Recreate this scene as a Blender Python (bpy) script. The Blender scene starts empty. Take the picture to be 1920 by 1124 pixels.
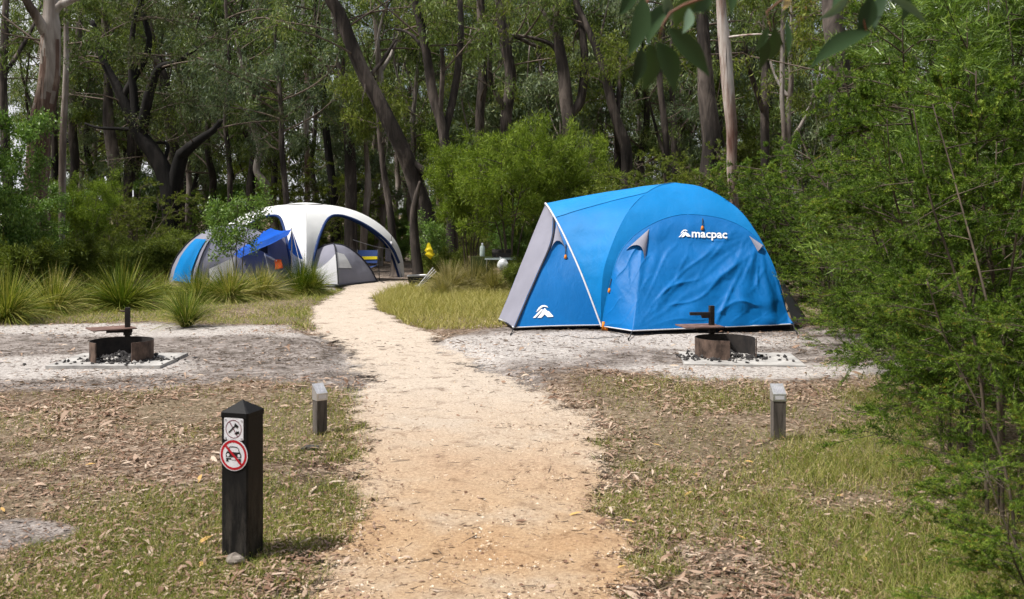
import bpy, math, random
import numpy as np
from mathutils import Vector
from mathutils.bvhtree import BVHTree

random.seed(7)
RNG = np.random.default_rng(7)
SC = bpy.context.scene
COL = SC.collection

# ------------------------------------------------------------------ camera
CAM_H, FPX, HOR = 1.6, 1867.0, 400.0          # eye height, focal length and horizon in photo pixels
cam_d = bpy.data.cameras.new('camera')
cam_d.sensor_width = 36.0
cam_d.lens = 36.0 * FPX / 1920.0
cam_d.shift_y = -(562.0 - HOR) / 1920.0
cam_d.clip_start, cam_d.clip_end = 0.05, 3000.0
cam_d.dof.use_dof = True
cam_d.dof.focus_distance = 12.5
cam_d.dof.aperture_fstop = 6.3
cam = bpy.data.objects.new('camera', cam_d)
cam.location = (0, 0, CAM_H)
cam.rotation_euler = (math.radians(90), 0, 0)
COL.objects.link(cam)
SC.camera = cam

# ------------------------------------------------------------------ light
SUN_ELEV, SUN_AZ = math.radians(60), math.radians(-110)     # azimuth from +Y towards +X
sdir = Vector((math.sin(SUN_AZ) * math.cos(SUN_ELEV), math.cos(SUN_AZ) * math.cos(SUN_ELEV), math.sin(SUN_ELEV)))
sun_d = bpy.data.lights.new('sun', 'SUN')
sun_d.energy = 5.0
sun_d.angle = math.radians(6)
sun_d.color = (1.0, 0.955, 0.88)
sun = bpy.data.objects.new('sun', sun_d)
sun.rotation_euler = sdir.to_track_quat('Z', 'Y').to_euler()
sun.location = (-20, -8, 30)
COL.objects.link(sun)

world = bpy.data.worlds.new('World')
SC.world = world
world.use_nodes = True
wn = world.node_tree
wn.nodes.clear()
w_out = wn.nodes.new('ShaderNodeOutputWorld')
w_bg = wn.nodes.new('ShaderNodeBackground')
w_sky = wn.nodes.new('ShaderNodeTexSky')
w_sky.sky_type = 'NISHITA'
w_sky.sun_disc = False
w_sky.sun_elevation = SUN_ELEV
w_sky.sun_rotation = SUN_AZ
w_tc = wn.nodes.new('ShaderNodeTexCoord')
w_no = wn.nodes.new('ShaderNodeTexNoise')
w_no.inputs['Scale'].default_value = 3.0
w_no.inputs['Detail'].default_value = 4.0
w_rp = wn.nodes.new('ShaderNodeValToRGB')
w_rp.color_ramp.elements[0].position = 0.36
w_rp.color_ramp.elements[1].position = 0.58
w_mx = wn.nodes.new('ShaderNodeMix')
w_mx.data_type = 'RGBA'
w_mx.inputs['B'].default_value = (12.5, 12.6, 13.0, 1)
wn.links.new(w_tc.outputs['Generated'], w_no.inputs['Vector'])
wn.links.new(w_no.outputs['Fac'], w_rp.inputs['Fac'])
wn.links.new(w_rp.outputs['Color'], w_mx.inputs['Factor'])
wn.links.new(w_sky.outputs['Color'], w_mx.inputs['A'])
wn.links.new(w_mx.outputs['Result'], w_bg.inputs['Color'])
w_bg.inputs['Strength'].default_value = 0.052
world.cycles.sampling_method = 'NONE'
wn.links.new(w_bg.outputs['Background'], w_out.inputs['Surface'])

SC.view_settings.view_transform = 'Standard'
SC.view_settings.look = 'None'
SC.view_settings.gamma = 1.0
SC.view_settings.exposure = 0.45
SC.cycles.max_bounces = 5
SC.cycles.diffuse_bounces = 2
SC.cycles.use_adaptive_sampling = True
SC.cycles.adaptive_threshold = 0.03
SC.cycles.glossy_bounces = 2
SC.cycles.transmission_bounces = 4
SC.cycles.transparent_max_bounces = 6
SC.cycles.use_denoising = True

# ------------------------------------------------------------------ helpers
def P(px, py, d):
    """point seen at photo pixel (px, py), d metres in front of the camera"""
    return np.array(((px - 960.0) / FPX * d, d, CAM_H - (py - HOR) / FPX * d))

def G(px, py):
    """ground point under photo pixel"""
    d = CAM_H * FPX / (py - HOR)
    return np.array(((px - 960.0) / FPX * d, d, 0.0))

def _h(ix, iy, iz, s):
    n = (ix.astype(np.int64) * 374761393 + iy.astype(np.int64) * 668265263 + iz.astype(np.int64) * 2147483647 + s * 1274126177) & 0xffffffff
    n = ((n ^ (n >> 13)) * 1274126177) & 0xffffffff
    n = n ^ (n >> 16)
    return (n & 0xffff) / 65535.0

def vnoise(x, y, z=None, s=0):
    x, y = np.asarray(x, float), np.asarray(y, float)
    z = np.zeros_like(x) if z is None else np.asarray(z, float)
    x0, y0, z0 = np.floor(x), np.floor(y), np.floor(z)
    fx, fy, fz = x - x0, y - y0, z - z0
    fx, fy, fz = [f * f * (3 - 2 * f) for f in (fx, fy, fz)]
    r = 0
    for dx in (0, 1):
        for dy in (0, 1):
            for dz in (0, 1):
                w = (fx if dx else 1 - fx) * (fy if dy else 1 - fy) * (fz if dz else 1 - fz)
                r = r + w * _h(x0 + dx, y0 + dy, z0 + dz, s)
    return r

def fbm(x, y, z=None, s=0, o=4):
    a, r, t = 0.5, 0, 0
    z = np.zeros_like(np.asarray(x, float)) if z is None else z
    for k in range(o):
        r = r + a * vnoise(np.asarray(x) * 2 ** k, np.asarray(y) * 2 ** k, np.asarray(z) * 2 ** k, s + k)
        t += a
        a *= 0.5
    return r / t

def unit(v):
    v = np.asarray(v, float)
    return v / np.maximum(np.linalg.norm(v, axis=-1, keepdims=True), 1e-9)

def rand_unit(n, rng=None):
    return unit((rng or RNG).normal(size=(n, 3)))

def catmull(pts, n):
    """n points, evenly spaced by length, on a smooth curve through pts"""
    p = np.asarray(pts, float)
    p = np.vstack([2 * p[0] - p[1], p, 2 * p[-1] - p[-2]])
    out = []
    for i in range(1, len(p) - 2):
        t = np.linspace(0, 1, 16, endpoint=False)[:, None]
        a, b, c, d = p[i - 1], p[i], p[i + 1], p[i + 2]
        out.append(0.5 * (2 * b + (c - a) * t + (2 * a - 5 * b + 4 * c - d) * t ** 2 + (3 * b - a - 3 * c + d) * t ** 3))
    out.append(p[-2][None])
    q = np.vstack(out)
    return resample(q, n)

def resample(q, n):
    l = np.concatenate([[0], np.cumsum(np.linalg.norm(np.diff(q, axis=0), axis=1))])
    s = np.linspace(0, l[-1], n)
    return np.stack([np.interp(s, l, q[:, k]) for k in range(q.shape[1])], 1)

class MB:
    """collects geometry for one mesh object"""
    def __init__(self):
        self.v, self.f, self.n = [], [], 0
    def add(self, V, F, mat=0, rnd=None):
        V = np.asarray(V, float).reshape(-1, 3)
        F = np.asarray(F, np.int64)
        if len(F) == 0:
            return
        rnd = np.full(len(F), 0.5) if rnd is None else np.broadcast_to(np.asarray(rnd, float), (len(F),))
        self.v.append(V)
        self.f.append((F + self.n, np.full(len(F), mat), rnd))
        self.n += len(V)
    def box(self, c, size, mat=0, rz=0.0, taper=1.0, rnd=None):
        x, y, z = np.array(size) / 2
        v = np.array([(-x, -y, -z), (x, -y, -z), (x, y, -z), (-x, y, -z), (-x * taper, -y * taper, z), (x * taper, -y * taper, z), (x * taper, y * taper, z), (-x * taper, y * taper, z)])
        ca, sa = math.cos(rz), math.sin(rz)
        v = np.stack([v[:, 0] * ca - v[:, 1] * sa, v[:, 0] * sa + v[:, 1] * ca, v[:, 2]], 1) + np.asarray(c, float)
        self.add(v, [(0, 3, 2, 1), (4, 5, 6, 7), (0, 1, 5, 4), (1, 2, 6, 5), (2, 3, 7, 6), (3, 0, 4, 7)], mat, rnd)
    def tube(self, pts, r, sides=8, mat=0, cap=True, rnd=None, wob=0.0, seed=0):
        p = np.asarray(pts, float)
        r = np.broadcast_to(np.asarray(r, float), (len(p),))
        V, F = vtube(p[None], r[None], sides)
        if wob:
            a = np.tile(np.arange(sides), len(p)) / sides * 6.283
            c = np.repeat(p, sides, 0)
            k = 1 + wob * (fbm(np.cos(a) * 1.6 + 7, np.sin(a) * 1.6 + 3, c[:, 2] * 1.1, seed, 3) - 0.5) * 2
            V = c + (V - c) * k[:, None]
        self.add(V, F, mat, rnd)
        if cap:
            m = (len(p) - 1) * sides
            b = self.n - len(V)
            self.v.append(np.array([p[-1]])); self.n += 1
            self.f.append((np.array([(b + m + i, b + m + (i + 1) % sides, self.n - 1) for i in range(sides)]), np.full(sides, mat), np.full(sides, 0.5)))
    def grid(self, Pg, mat=0, rnd=None, flip=False):
        """Pg (a, b, 3) grid of points"""
        a, b = Pg.shape[:2]
        i = np.arange(a * b).reshape(a, b)
        F = np.stack([i[:-1, :-1], i[1:, :-1], i[1:, 1:], i[:-1, 1:]], -1).reshape(-1, 4)
        self.add(Pg.reshape(-1, 3), F[:, ::-1] if flip else F, mat, rnd)
    def sphere(self, c, r, mat=0, n=10, sq=(1, 1, 1), jit=0.0, seed=0):
        t = np.linspace(0.02, math.pi - 0.02, n)[:, None]
        a = np.linspace(0, 2 * math.pi, n * 2)[None]
        d = np.stack([np.sin(t) * np.cos(a), np.sin(t) * np.sin(a), np.cos(t) + 0 * a], -1)
        k = 1 + jit * (fbm(d[..., 0] * 1.7 + 5, d[..., 1] * 1.7 + 5, d[..., 2] * 1.7 + 5, seed, 3) - .5) * 2
        self.grid(np.asarray(c) + d * k[..., None] * r * np.array(sq), mat)
    def build(self, name, mats, parent=None, smooth=True, off=None):
        V = np.vstack(self.v)
        if off is None and parent is not None:
            off = WORLD.get(parent.name, (0, 0, 0))
        if off is not None:
            V = V - np.asarray(off, float)
        me = make_mesh(name, V, self.f, mats, smooth)
        return link(name, me, parent)

WORLD = {}      # world position of the things' empties

def make_mesh(name, V, fl, mats, smooth=True):
    me = bpy.data.meshes.new(name)
    nl = sum(f[0].size for f in fl)
    nf = sum(len(f[0]) for f in fl)
    me.vertices.add(len(V)); me.loops.add(nl); me.polygons.add(nf)
    me.vertices.foreach_set('co', V.astype(np.float32).ravel())
    me.loops.foreach_set('vertex_index', np.concatenate([f[0].ravel() for f in fl]).astype(np.int32))
    tot = np.concatenate([np.full(len(f[0]), f[0].shape[1]) for f in fl])
    me.polygons.foreach_set('loop_start', np.concatenate([[0], np.cumsum(tot)[:-1]]).astype(np.int32))
    me.polygons.foreach_set('material_index', np.concatenate([f[1] for f in fl]).astype(np.int32))
    me.update(calc_edges=True)
    me.polygons.foreach_set('use_smooth', np.full(nf, bool(smooth)))
    at = me.attributes.new('rnd', 'FLOAT', 'FACE')
    at.data.foreach_set('value', np.concatenate([f[2] for f in fl]).astype(np.float32))
    for m in (mats if isinstance(mats, (list, tuple)) else [mats]):
        me.materials.append(m)
    me.validate()
    return me

def link(name, me, parent=None):
    o = bpy.data.objects.new(name, me)
    COL.objects.link(o)
    if parent is not None:
        o.parent = parent
        WORLD[o.name] = WORLD.get(parent.name, (0, 0, 0))
    return o

def tag(o, label=None, cat=None, group=None, kind=None):
    if label: o['label'] = label
    if cat: o['category'] = cat
    if group: o['group'] = group
    if kind: o['kind'] = kind
    return o

def thing(name, label, cat, loc, group=None, rz=0.0, sc=1.0):
    o = bpy.data.objects.new(name, None)
    o.empty_display_size = 0.1
    COL.objects.link(o)
    o.location = tuple(float(q) for q in loc)
    o.rotation_euler = (0, 0, rz)
    o.scale = (sc, sc, sc) if not hasattr(sc, '__len__') else sc
    WORLD[o.name] = tuple(float(q) for q in loc)
    return tag(o, label, cat, group)

def copy_parts(parts, root):
    """link copies of the given parts (sharing mesh data) under root"""
    for p in parts:
        c = bpy.data.objects.new(p[0], p[1])
        COL.objects.link(c)
        c.parent = root

# vectorised plant pieces -------------------------------------------------
def vtube(Pn, Rn, sides):
    """tubes along n polylines Pn (n, s, 3) with radii Rn (n, s)"""
    n, s = Pn.shape[:2]
    T = unit(np.gradient(Pn, axis=1))
    ref = np.where(np.abs(T[:, :1, 2:3]) > 0.8, np.array([1.0, 0, 0]), np.array([0, 0, 1.0]))
    A = unit(np.cross(T, np.broadcast_to(ref, T.shape)))
    B = np.cross(T, A)
    a = np.arange(sides) / sides * 2 * math.pi
    V = Pn[:, :, None] + Rn[:, :, None, None] * (np.cos(a)[:, None] * A[:, :, None] + np.sin(a)[:, None] * B[:, :, None])
    i = np.arange(n * s * sides).reshape(n, s, sides)
    j = np.roll(i, -1, 2)
    F = np.stack([i[:, :-1], j[:, :-1], j[:, 1:], i[:, 1:]], -1).reshape(-1, 4)
    return V.reshape(-1, 3), F

def quad_curve(O, D, L, B, seg):
    t = np.linspace(0, 1, seg + 1)[None, :, None]
    return O[:, None] + D[:, None] * (np.asarray(L)[:, None, None] * t) + B[:, None] * t ** 2

def ramify(O, D, L, B, k, spread, ratio, rng, tmin=0.3, up=0.0, flat=1.0):
    """k children along every parent curve; returns O, D, L of the children"""
    n = len(O)
    t = rng.uniform(tmin, 1.0, (n, k))
    pos = O[:, None] + D[:, None] * (L[:, None] * t)[..., None] + B[:, None] * (t ** 2)[..., None]
    r = rng.normal(size=(n, k, 3)) * np.array([1, 1, flat])
    d = unit(unit(D)[:, None] + spread * unit(r) + np.array([0, 0, up]))
    l = L[:, None] * ratio * rng.uniform(0.6, 1.25, (n, k)) * (1.15 - 0.5 * t)
    return pos.reshape(-1, 3), d.reshape(-1, 3), l.reshape(-1)

def leaf_quads(C, D, L, W, rng, droop_fold=0.12):
    """kite-shaped leaves: base at C, along D, length L, width W"""
    n = len(C)
    D = unit(D)
    S = unit(np.cross(D, rand_unit(n, rng)))
    N = np.cross(D, S)
    L = np.broadcast_to(np.asarray(L, float), (n,))[:, None]
    W = np.broadcast_to(np.asarray(W, float), (n,))[:, None]
    m = C + D * L * 0.42 + N * L * droop_fold
    V = np.stack([C, m + S * W / 2, C + D * L, m - S * W / 2], 1).reshape(-1, 3)
    return V, np.arange(n * 4).reshape(n, 4)

def ribbons(Pn, Wn, S):
    """flat blades along n curves, Wn (n, s) half width, S (n, 3) side vector"""
    n, s = Pn.shape[:2]
    V = np.stack([Pn - S[:, None] * Wn[..., None], Pn + S[:, None] * Wn[..., None]], 2)
    i = np.arange(n * s * 2).reshape(n, s, 2)
    F = np.stack([i[:, :-1, 0], i[:, :-1, 1], i[:, 1:, 1], i[:, 1:, 0]], -1)
    return V.reshape(-1, 3), F.reshape(-1, 4)

# ------------------------------------------------------------------ materials
def new_mat(name):
    m = bpy.data.materials.new(name)
    m.use_nodes = True
    nt = m.node_tree
    return m, nt, nt.nodes['Principled BSDF'], nt.nodes['Material Output']

def ramp(nt, stops):
    r = nt.nodes.new('ShaderNodeValToRGB')
    e = r.color_ramp.elements
    while len(e) < len(stops):
        e.new(0.5)
    for q, (p, c) in zip(e, stops):
        q.position = p
        q.color = (*c, 1)
    return r

def noise(nt, scale, detail=5, rough=0.6, vec=None, dist=0.0):
    n = nt.nodes.new('ShaderNodeTexNoise')
    n.inputs['Scale'].default_value = scale
    n.inputs['Detail'].default_value = detail
    n.inputs['Roughness'].default_value = rough
    n.inputs['Distortion'].default_value = dist
    if vec is not None:
        nt.links.new(vec, n.inputs['Vector'])
    return n

def coords(nt, scale=(1, 1, 1), kind='Object'):
    t = nt.nodes.new('ShaderNodeTexCoord')
    m = nt.nodes.new('ShaderNodeMapping')
    m.inputs['Scale'].default_value = scale
    nt.links.new(t.outputs[kind], m.inputs['Vector'])
    return m.outputs['Vector']

def bump(nt, b, height, strength, dist):
    n = nt.nodes.new('ShaderNodeBump')
    n.inputs['Strength'].default_value = strength
    n.inputs['Distance'].default_value = dist
    nt.links.new(height, n.inputs['Height'])
    nt.links.new(n.outputs['Normal'], b.inputs['Normal'])

def mixc(nt, fac, a, b, typ='MIX'):
    m = nt.nodes.new('ShaderNodeMix')
    m.data_type = 'RGBA'
    m.blend_type = typ
    for s, v in (('Factor', fac), ('A', a), ('B', b)):
        if hasattr(v, 'is_linked'):
            nt.links.new(v, m.inputs[s])
        elif s == 'Factor':
            m.inputs[s].default_value = v
        else:
            m.inputs[s].default_value = (*v, 1)
    return m.outputs['Result']

def noisy(name, c1, c2, scale=8, rough=0.7, bmp=0.3, bdist=0.01, stretch=(1, 1, 1), metal=0.0, spec=0.4, lo=0.35, hi=0.65):
    m, nt, b, out = new_mat(name)
    v = coords(nt, stretch)
    n = noise(nt, scale, 6, 0.65, v)
    r = ramp(nt, [(lo, c1), (hi, c2)])
    nt.links.new(n.outputs['Fac'], r.inputs['Fac'])
    nt.links.new(r.outputs['Color'], b.inputs['Base Color'])
    b.inputs['Roughness'].default_value = rough
    b.inputs['Metallic'].default_value = metal
    b.inputs['Specular IOR Level'].default_value = spec
    if bmp:
        bump(nt, b, n.outputs['Fac'], bmp, bdist)
    return m

def leaf_mat(name, stops, rough=0.5, trans=0.3, spec=0.12, objvar=0.25):
    """leaf colour by the leaf's own number, a little by plant; light passes through"""
    m, nt, b, out = new_mat(name)
    at = nt.nodes.new('ShaderNodeAttribute')
    at.attribute_name = 'rnd'
    r = ramp(nt, stops)
    oi = nt.nodes.new('ShaderNodeObjectInfo')
    ma = nt.nodes.new('ShaderNodeMath'); ma.operation = 'MULTIPLY_ADD'
    nt.links.new(oi.outputs['Random'], ma.inputs[0])
    ma.inputs[1].default_value = objvar
    ma.inputs[2].default_value = -objvar / 2
    ad = nt.nodes.new('ShaderNodeMath'); ad.operation = 'ADD'; ad.use_clamp = True
    nt.links.new(at.outputs['Fac'], ad.inputs[0]); nt.links.new(ma.outputs[0], ad.inputs[1])
    nt.links.new(ad.outputs[0], r.inputs['Fac'])
    nt.links.new(r.outputs['Color'], b.inputs['Base Color'])
    b.inputs['Roughness'].default_value = rough
    b.inputs['Specular IOR Level'].default_value = spec
    tr = nt.nodes.new('ShaderNodeBsdfTranslucent')
    tc = mixc(nt, 1.0, r.outputs['Color'], (1.25, 1.3, 0.6), 'MULTIPLY')
    nt.links.new(tc, tr.inputs['Color'])
    mx = nt.nodes.new('ShaderNodeMixShader')
    mx.inputs[0].default_value = trans
    nt.links.new(b.outputs[0], mx.inputs[1]); nt.links.new(tr.outputs[0], mx.inputs[2])
    nt.links.new(mx.outputs[0], out.inputs['Surface'])
    return m

def fabric(name, c, rough=0.6, trans=0.12, var=0.08, spec=0.25, bmp=0.25):
    m, nt, b, out = new_mat(name)
    v = coords(nt)
    n = noise(nt, 2.2, 4, 0.55, v, 0.4)
    r = ramp(nt, [(0.3, tuple(q * (1 - var) for q in c)), (0.7, tuple(min(1, q * (1 + var)) for q in c))])
    nt.links.new(n.outputs['Fac'], r.inputs['Fac'])
    nt.links.new(r.outputs['Color'], b.inputs['Base Color'])
    b.inputs['Roughness'].default_value = rough
    b.inputs['Specular IOR Level'].default_value = spec
    v2 = coords(nt, (1.0, 1.0, 0.55))
    n2 = noise(nt, 9, 4, 0.6, v2, 1.2)
    bump(nt, b, n2.outputs['Fac'], bmp, 0.02)
    if trans:
        tr = nt.nodes.new('ShaderNodeBsdfTranslucent')
        nt.links.new(r.outputs['Color'], tr.inputs['Color'])
        mx = nt.nodes.new('ShaderNodeMixShader')
        mx.inputs[0].default_value = trans
        nt.links.new(b.outputs[0], mx.inputs[1]); nt.links.new(tr.outputs[0], mx.inputs[2])
        nt.links.new(mx.outputs[0], out.inputs['Surface'])
    return m

def bark(name, stops, scale=5, stretch=(1, 1, 0.16), bmp=0.9, bdist=0.03, rough=0.9):
    m, nt, b, out = new_mat(name)
    v = coords(nt, stretch)
    n = noise(nt, scale, 8, 0.7, v, 0.8)
    n2 = noise(nt, 1.3, 4, 0.6, coords(nt, (1, 1, 0.35)))
    a = nt.nodes.new('ShaderNodeMath'); a.operation = 'MULTIPLY_ADD'
    nt.links.new(n2.outputs['Fac'], a.inputs[0]); a.inputs[1].default_value = 0.7
    a2 = nt.nodes.new('ShaderNodeMath'); a2.operation = 'MULTIPLY'
    nt.links.new(n.outputs['Fac'], a2.inputs[0]); a2.inputs[1].default_value = 0.6
    nt.links.new(a2.outputs[0], a.inputs[2])
    r = ramp(nt, stops)
    nt.links.new(a.outputs[0], r.inputs['Fac'])
    nt.links.new(r.outputs['Color'], b.inputs['Base Color'])
    b.inputs['Roughness'].default_value = rough
    b.inputs['Specular IOR Level'].default_value = 0.25
    bump(nt, b, n.outputs['Fac'], bmp, bdist)
    return m

M = {}
M['gum_leaf'] = leaf_mat('gum_leaf', [(0.0, (0.026, 0.045, 0.012)), (0.4, (0.075, 0.115, 0.026)), (0.75, (0.165, 0.22, 0.062)), (1.0, (0.3, 0.32, 0.11))], rough=0.42, spec=0.22)
M['grey_leaf'] = leaf_mat('grey_leaf', [(0.0, (0.05, 0.078, 0.045)), (0.5, (0.125, 0.17, 0.095)), (1.0, (0.3, 0.35, 0.19))], rough=0.42, spec=0.22)
M['olive_leaf'] = leaf_mat('olive_leaf', [(0.0, (0.05, 0.07, 0.014)), (0.5, (0.125, 0.165, 0.03)), (0.92, (0.24, 0.27, 0.06)), (1.0, (0.24, 0.15, 0.05))], rough=0.5)
M['dark_leaf'] = leaf_mat('dark_leaf', [(0.0, (0.03, 0.045, 0.018)), (0.5, (0.06, 0.08, 0.03)), (1.0, (0.11, 0.125, 0.05))], rough=0.5)
M['bright_leaf'] = leaf_mat('bright_leaf', [(0.0, (0.06, 0.1, 0.012)), (0.5, (0.15, 0.22, 0.026)), (1.0, (0.33, 0.4, 0.08))], rough=0.45, trans=0.35)
M['feather_leaf'] = leaf_mat('feather_leaf', [(0.0, (0.022, 0.048, 0.008)), (0.5, (0.085, 0.148, 0.02)), (0.93, (0.25, 0.34, 0.055)), (1.0, (0.28, 0.18, 0.04))], rough=0.5, trans=0.32)
M['willow_leaf'] = leaf_mat('willow_leaf', [(0.0, (0.04, 0.08, 0.012)), (0.6, (0.12, 0.2, 0.03)), (1.0, (0.28, 0.37, 0.1))], rough=0.36, spec=0.35)
M['broad_leaf'] = leaf_mat('broad_leaf', [(0.0, (0.05, 0.1, 0.02)), (0.5, (0.11, 0.2, 0.042)), (1.0, (0.25, 0.35, 0.1))], rough=0.38, spec=0.25)
M['hang_leaf'] = leaf_mat('hang_leaf', [(0.0, (0.014, 0.032, 0.01)), (0.6, (0.05, 0.1, 0.035)), (0.9, (0.14, 0.21, 0.14)), (1.0, (0.34, 0.24, 0.08))], rough=0.45, spec=0.3, trans=0.15, objvar=0.0)
M['tussock'] = leaf_mat('tussock', [(0.0, (0.045, 0.08, 0.01)), (0.55, (0.13, 0.19, 0.024)), (0.8, (0.28, 0.28, 0.06)), (1.0, (0.5, 0.43, 0.19))], rough=0.45, trans=0.25)
M['dry_tussock'] = leaf_mat('dry_tussock', [(0.0, (0.10, 0.10, 0.03)), (0.5, (0.22, 0.2, 0.07)), (1.0, (0.44, 0.38, 0.2))], rough=0.6, trans=0.25)
M['grass'] = leaf_mat('grass', [(0.0, (0.065, 0.1, 0.014)), (0.45, (0.15, 0.195, 0.032)), (0.7, (0.28, 0.28, 0.075)), (1.0, (0.5, 0.42, 0.21))], rough=0.5, trans=0.3)
M['dry_grass'] = leaf_mat('dry_grass', [(0.0, (0.16, 0.18, 0.04)), (0.4, (0.3, 0.28, 0.08)), (1.0, (0.56, 0.47, 0.22))], rough=0.6, trans=0.3)
M['litter'] = leaf_mat('litter', [(0.0, (0.07, 0.035, 0.02)), (0.22, (0.16, 0.09, 0.06)), (0.5, (0.3, 0.2, 0.145)), (0.8, (0.42, 0.31, 0.24)), (0.95, (0.55, 0.45, 0.36)), (1.0, (0.55, 0.32, 0.07))], rough=0.6, trans=0.08, objvar=0.0)
M['twig'] = noisy('twig', (0.05, 0.035, 0.028), (0.17, 0.13, 0.1), 30, 0.85, 0)
M['stem'] = noisy('stem', (0.035, 0.026, 0.018), (0.11, 0.085, 0.06), 14, 0.85, 0.4, 0.01, (1, 1, 0.3))
M['red_stem'] = noisy('red_stem', (0.13, 0.05, 0.03), (0.26, 0.11, 0.06), 14, 0.6, 0.2, 0.004, (1, 1, 0.3))
M['bark_brown'] = bark('bark_brown', [(0.48, (0.011, 0.009, 0.008)), (0.64, (0.042, 0.034, 0.03)), (0.8, (0.17, 0.138, 0.12))])
M['bark_black'] = bark('bark_black', [(0.45, (0.004, 0.0035, 0.0035)), (0.66, (0.011, 0.0095, 0.009)), (0.86, (0.035, 0.03, 0.027))])
M['bark_grey'] = bark('bark_grey', [(0.48, (0.05, 0.036, 0.03)), (0.62, (0.16, 0.13, 0.112)), (0.78, (0.37, 0.335, 0.31))], 4, (1, 1, 0.12), 0.5)
M['bark_pale'] = bark('bark_pale', [(0.52, (0.1, 0.05, 0.038)), (0.61, (0.25, 0.18, 0.15)), (0.68, (0.42, 0.36, 0.325)), (0.8, (0.58, 0.54, 0.51))], 5, (1, 1, 0.09), 0.4, 0.02)
M['bark_shaggy'] = bark('bark_shaggy', [(0.5, (0.035, 0.02, 0.015)), (0.63, (0.12, 0.075, 0.06)), (0.8, (0.33, 0.26, 0.215))], 7, (1, 1, 0.07), 1.0, 0.04)
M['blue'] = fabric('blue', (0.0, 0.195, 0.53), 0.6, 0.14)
M['blue_sheen'] = fabric('blue_sheen', (0.01, 0.235, 0.57), 0.6, 0.14)  # same cloth as the roof, sky reflection put into a lighter blue
M['blue_shaded'] = fabric('blue_shaded', (0.0, 0.135, 0.42), 0.55, 0.08)  # same cloth as the roof, darkened as shading for the steeper sides
M['grey_fabric'] = fabric('grey_fabric', (0.27, 0.27, 0.335), 0.7, 0.18)
M['light_fabric'] = fabric('light_fabric', (0.6, 0.6, 0.62), 0.7, 0.2)
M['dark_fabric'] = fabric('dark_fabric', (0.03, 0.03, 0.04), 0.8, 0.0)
M['white_fabric'] = fabric('white_fabric', (0.78, 0.79, 0.8), 0.65, 0.12, 0.03, 0.3, 0.1)
M['navy'] = fabric('navy', (0.012, 0.035, 0.13), 0.7, 0.0)
M['royal'] = fabric('royal', (0.004, 0.11, 0.62), 0.55, 0.25)
M['yellow'] = fabric('yellow', (0.75, 0.6, 0.02), 0.5, 0.25)
M['orange'] = fabric('orange', (0.75, 0.25, 0.03), 0.6, 0.0)
M['red_orange'] = fabric('red_orange', (0.75, 0.12, 0.03), 0.6, 0.1)
M['piping'] = noisy('piping', (0.55, 0.56, 0.6), (0.68, 0.68, 0.72), 20, 0.6, 0)
M['cord'] = noisy('cord', (0.015, 0.015, 0.017), (0.04, 0.04, 0.04), 30, 0.8, 0)
M['logo'] = noisy('logo', (0.78, 0.79, 0.8), (0.85, 0.85, 0.86), 20, 0.6, 0)
M['rust'] = noisy('rust', (0.035, 0.022, 0.017), (0.15, 0.1, 0.078), 11, 0.85, 0.35, 0.004, (1, 1, 0.6))
M['soot'] = noisy('soot', (0.008, 0.007, 0.008), (0.03, 0.024, 0.022), 10, 0.75, 0.3, 0.004)
M['plate_iron'] = noisy('plate_iron', (0.07, 0.035, 0.028), (0.2, 0.12, 0.1), 7, 0.7, 0.3, 0.003)
M['concrete'] = noisy('concrete', (0.24, 0.23, 0.225), (0.46, 0.445, 0.43), 5, 0.9, 0.4, 0.006)
M['charcoal'] = noisy('charcoal', (0.012, 0.011, 0.012), (0.06, 0.056, 0.056), 24, 0.9, 0.5, 0.01)
M['ash'] = noisy('ash', (0.25, 0.24, 0.23), (0.5, 0.48, 0.46), 24, 0.95, 0.5, 0.01)
def weathered_black():
    m, nt, b, out = new_mat('black_post')
    v = coords(nt, (1, 1, .2))
    n = noise(nt, 26, 7, .8, v)
    z = nt.nodes.new('ShaderNodeSeparateXYZ'); nt.links.new(coords(nt), z.inputs[0])
    mr = nt.nodes.new('ShaderNodeMapRange'); nt.links.new(z.outputs['Z'], mr.inputs['Value'])
    mr.inputs['From Min'].default_value = .42; mr.inputs['From Max'].default_value = -.02
    mu = nt.nodes.new('ShaderNodeMath'); mu.operation = 'MULTIPLY'
    r = ramp(nt, [(.45, (.06, .06, .06)), (.68, (1, 1, 1))])
    nt.links.new(n.outputs['Fac'], r.inputs['Fac'])
    nt.links.new(r.outputs['Color'], mu.inputs[0]); nt.links.new(mr.outputs['Result'], mu.inputs[1])
    c = mixc(nt, mu.outputs[0], (.0045, .0045, .0055), (.085, .075, .066))
    nt.links.new(c, b.inputs['Base Color'])
    b.inputs['Roughness'].default_value = .6
    b.inputs['Specular IOR Level'].default_value = .22
    bump(nt, b, n.outputs['Fac'], .5, .004)
    return m
M['black_plastic'] = weathered_black()
M['sign_white'] = noisy('sign_white', (0.6, 0.6, 0.66), (0.74, 0.74, 0.79), 12, 0.45, 0)
M['sign_red'] = noisy('sign_red', (0.36, 0.006, 0.016), (0.48, 0.012, 0.024), 12, 0.45, 0)
M['sign_black'] = noisy('sign_black', (0.008, 0.01, 0.012), (0.018, 0.02, 0.022), 12, 0.45, 0)
M['sign_maroon'] = noisy('sign_maroon', (0.12, 0.01, 0.03), (0.17, 0.016, 0.04), 12, 0.45, 0)
M['timber'] = noisy('timber', (0.03, 0.026, 0.024), (0.18, 0.155, 0.138), 30, 0.85, 0.6, 0.006, (1, 1, 0.08))
M['aluminium'] = noisy('aluminium', (0.5, 0.5, 0.52), (0.68, 0.68, 0.7), 16, 0.38, 0.1, 0.002, metal=0.75)
M['etch'] = noisy('etch', (0.33, 0.33, 0.38), (0.42, 0.42, 0.46), 16, 0.6, 0)
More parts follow.
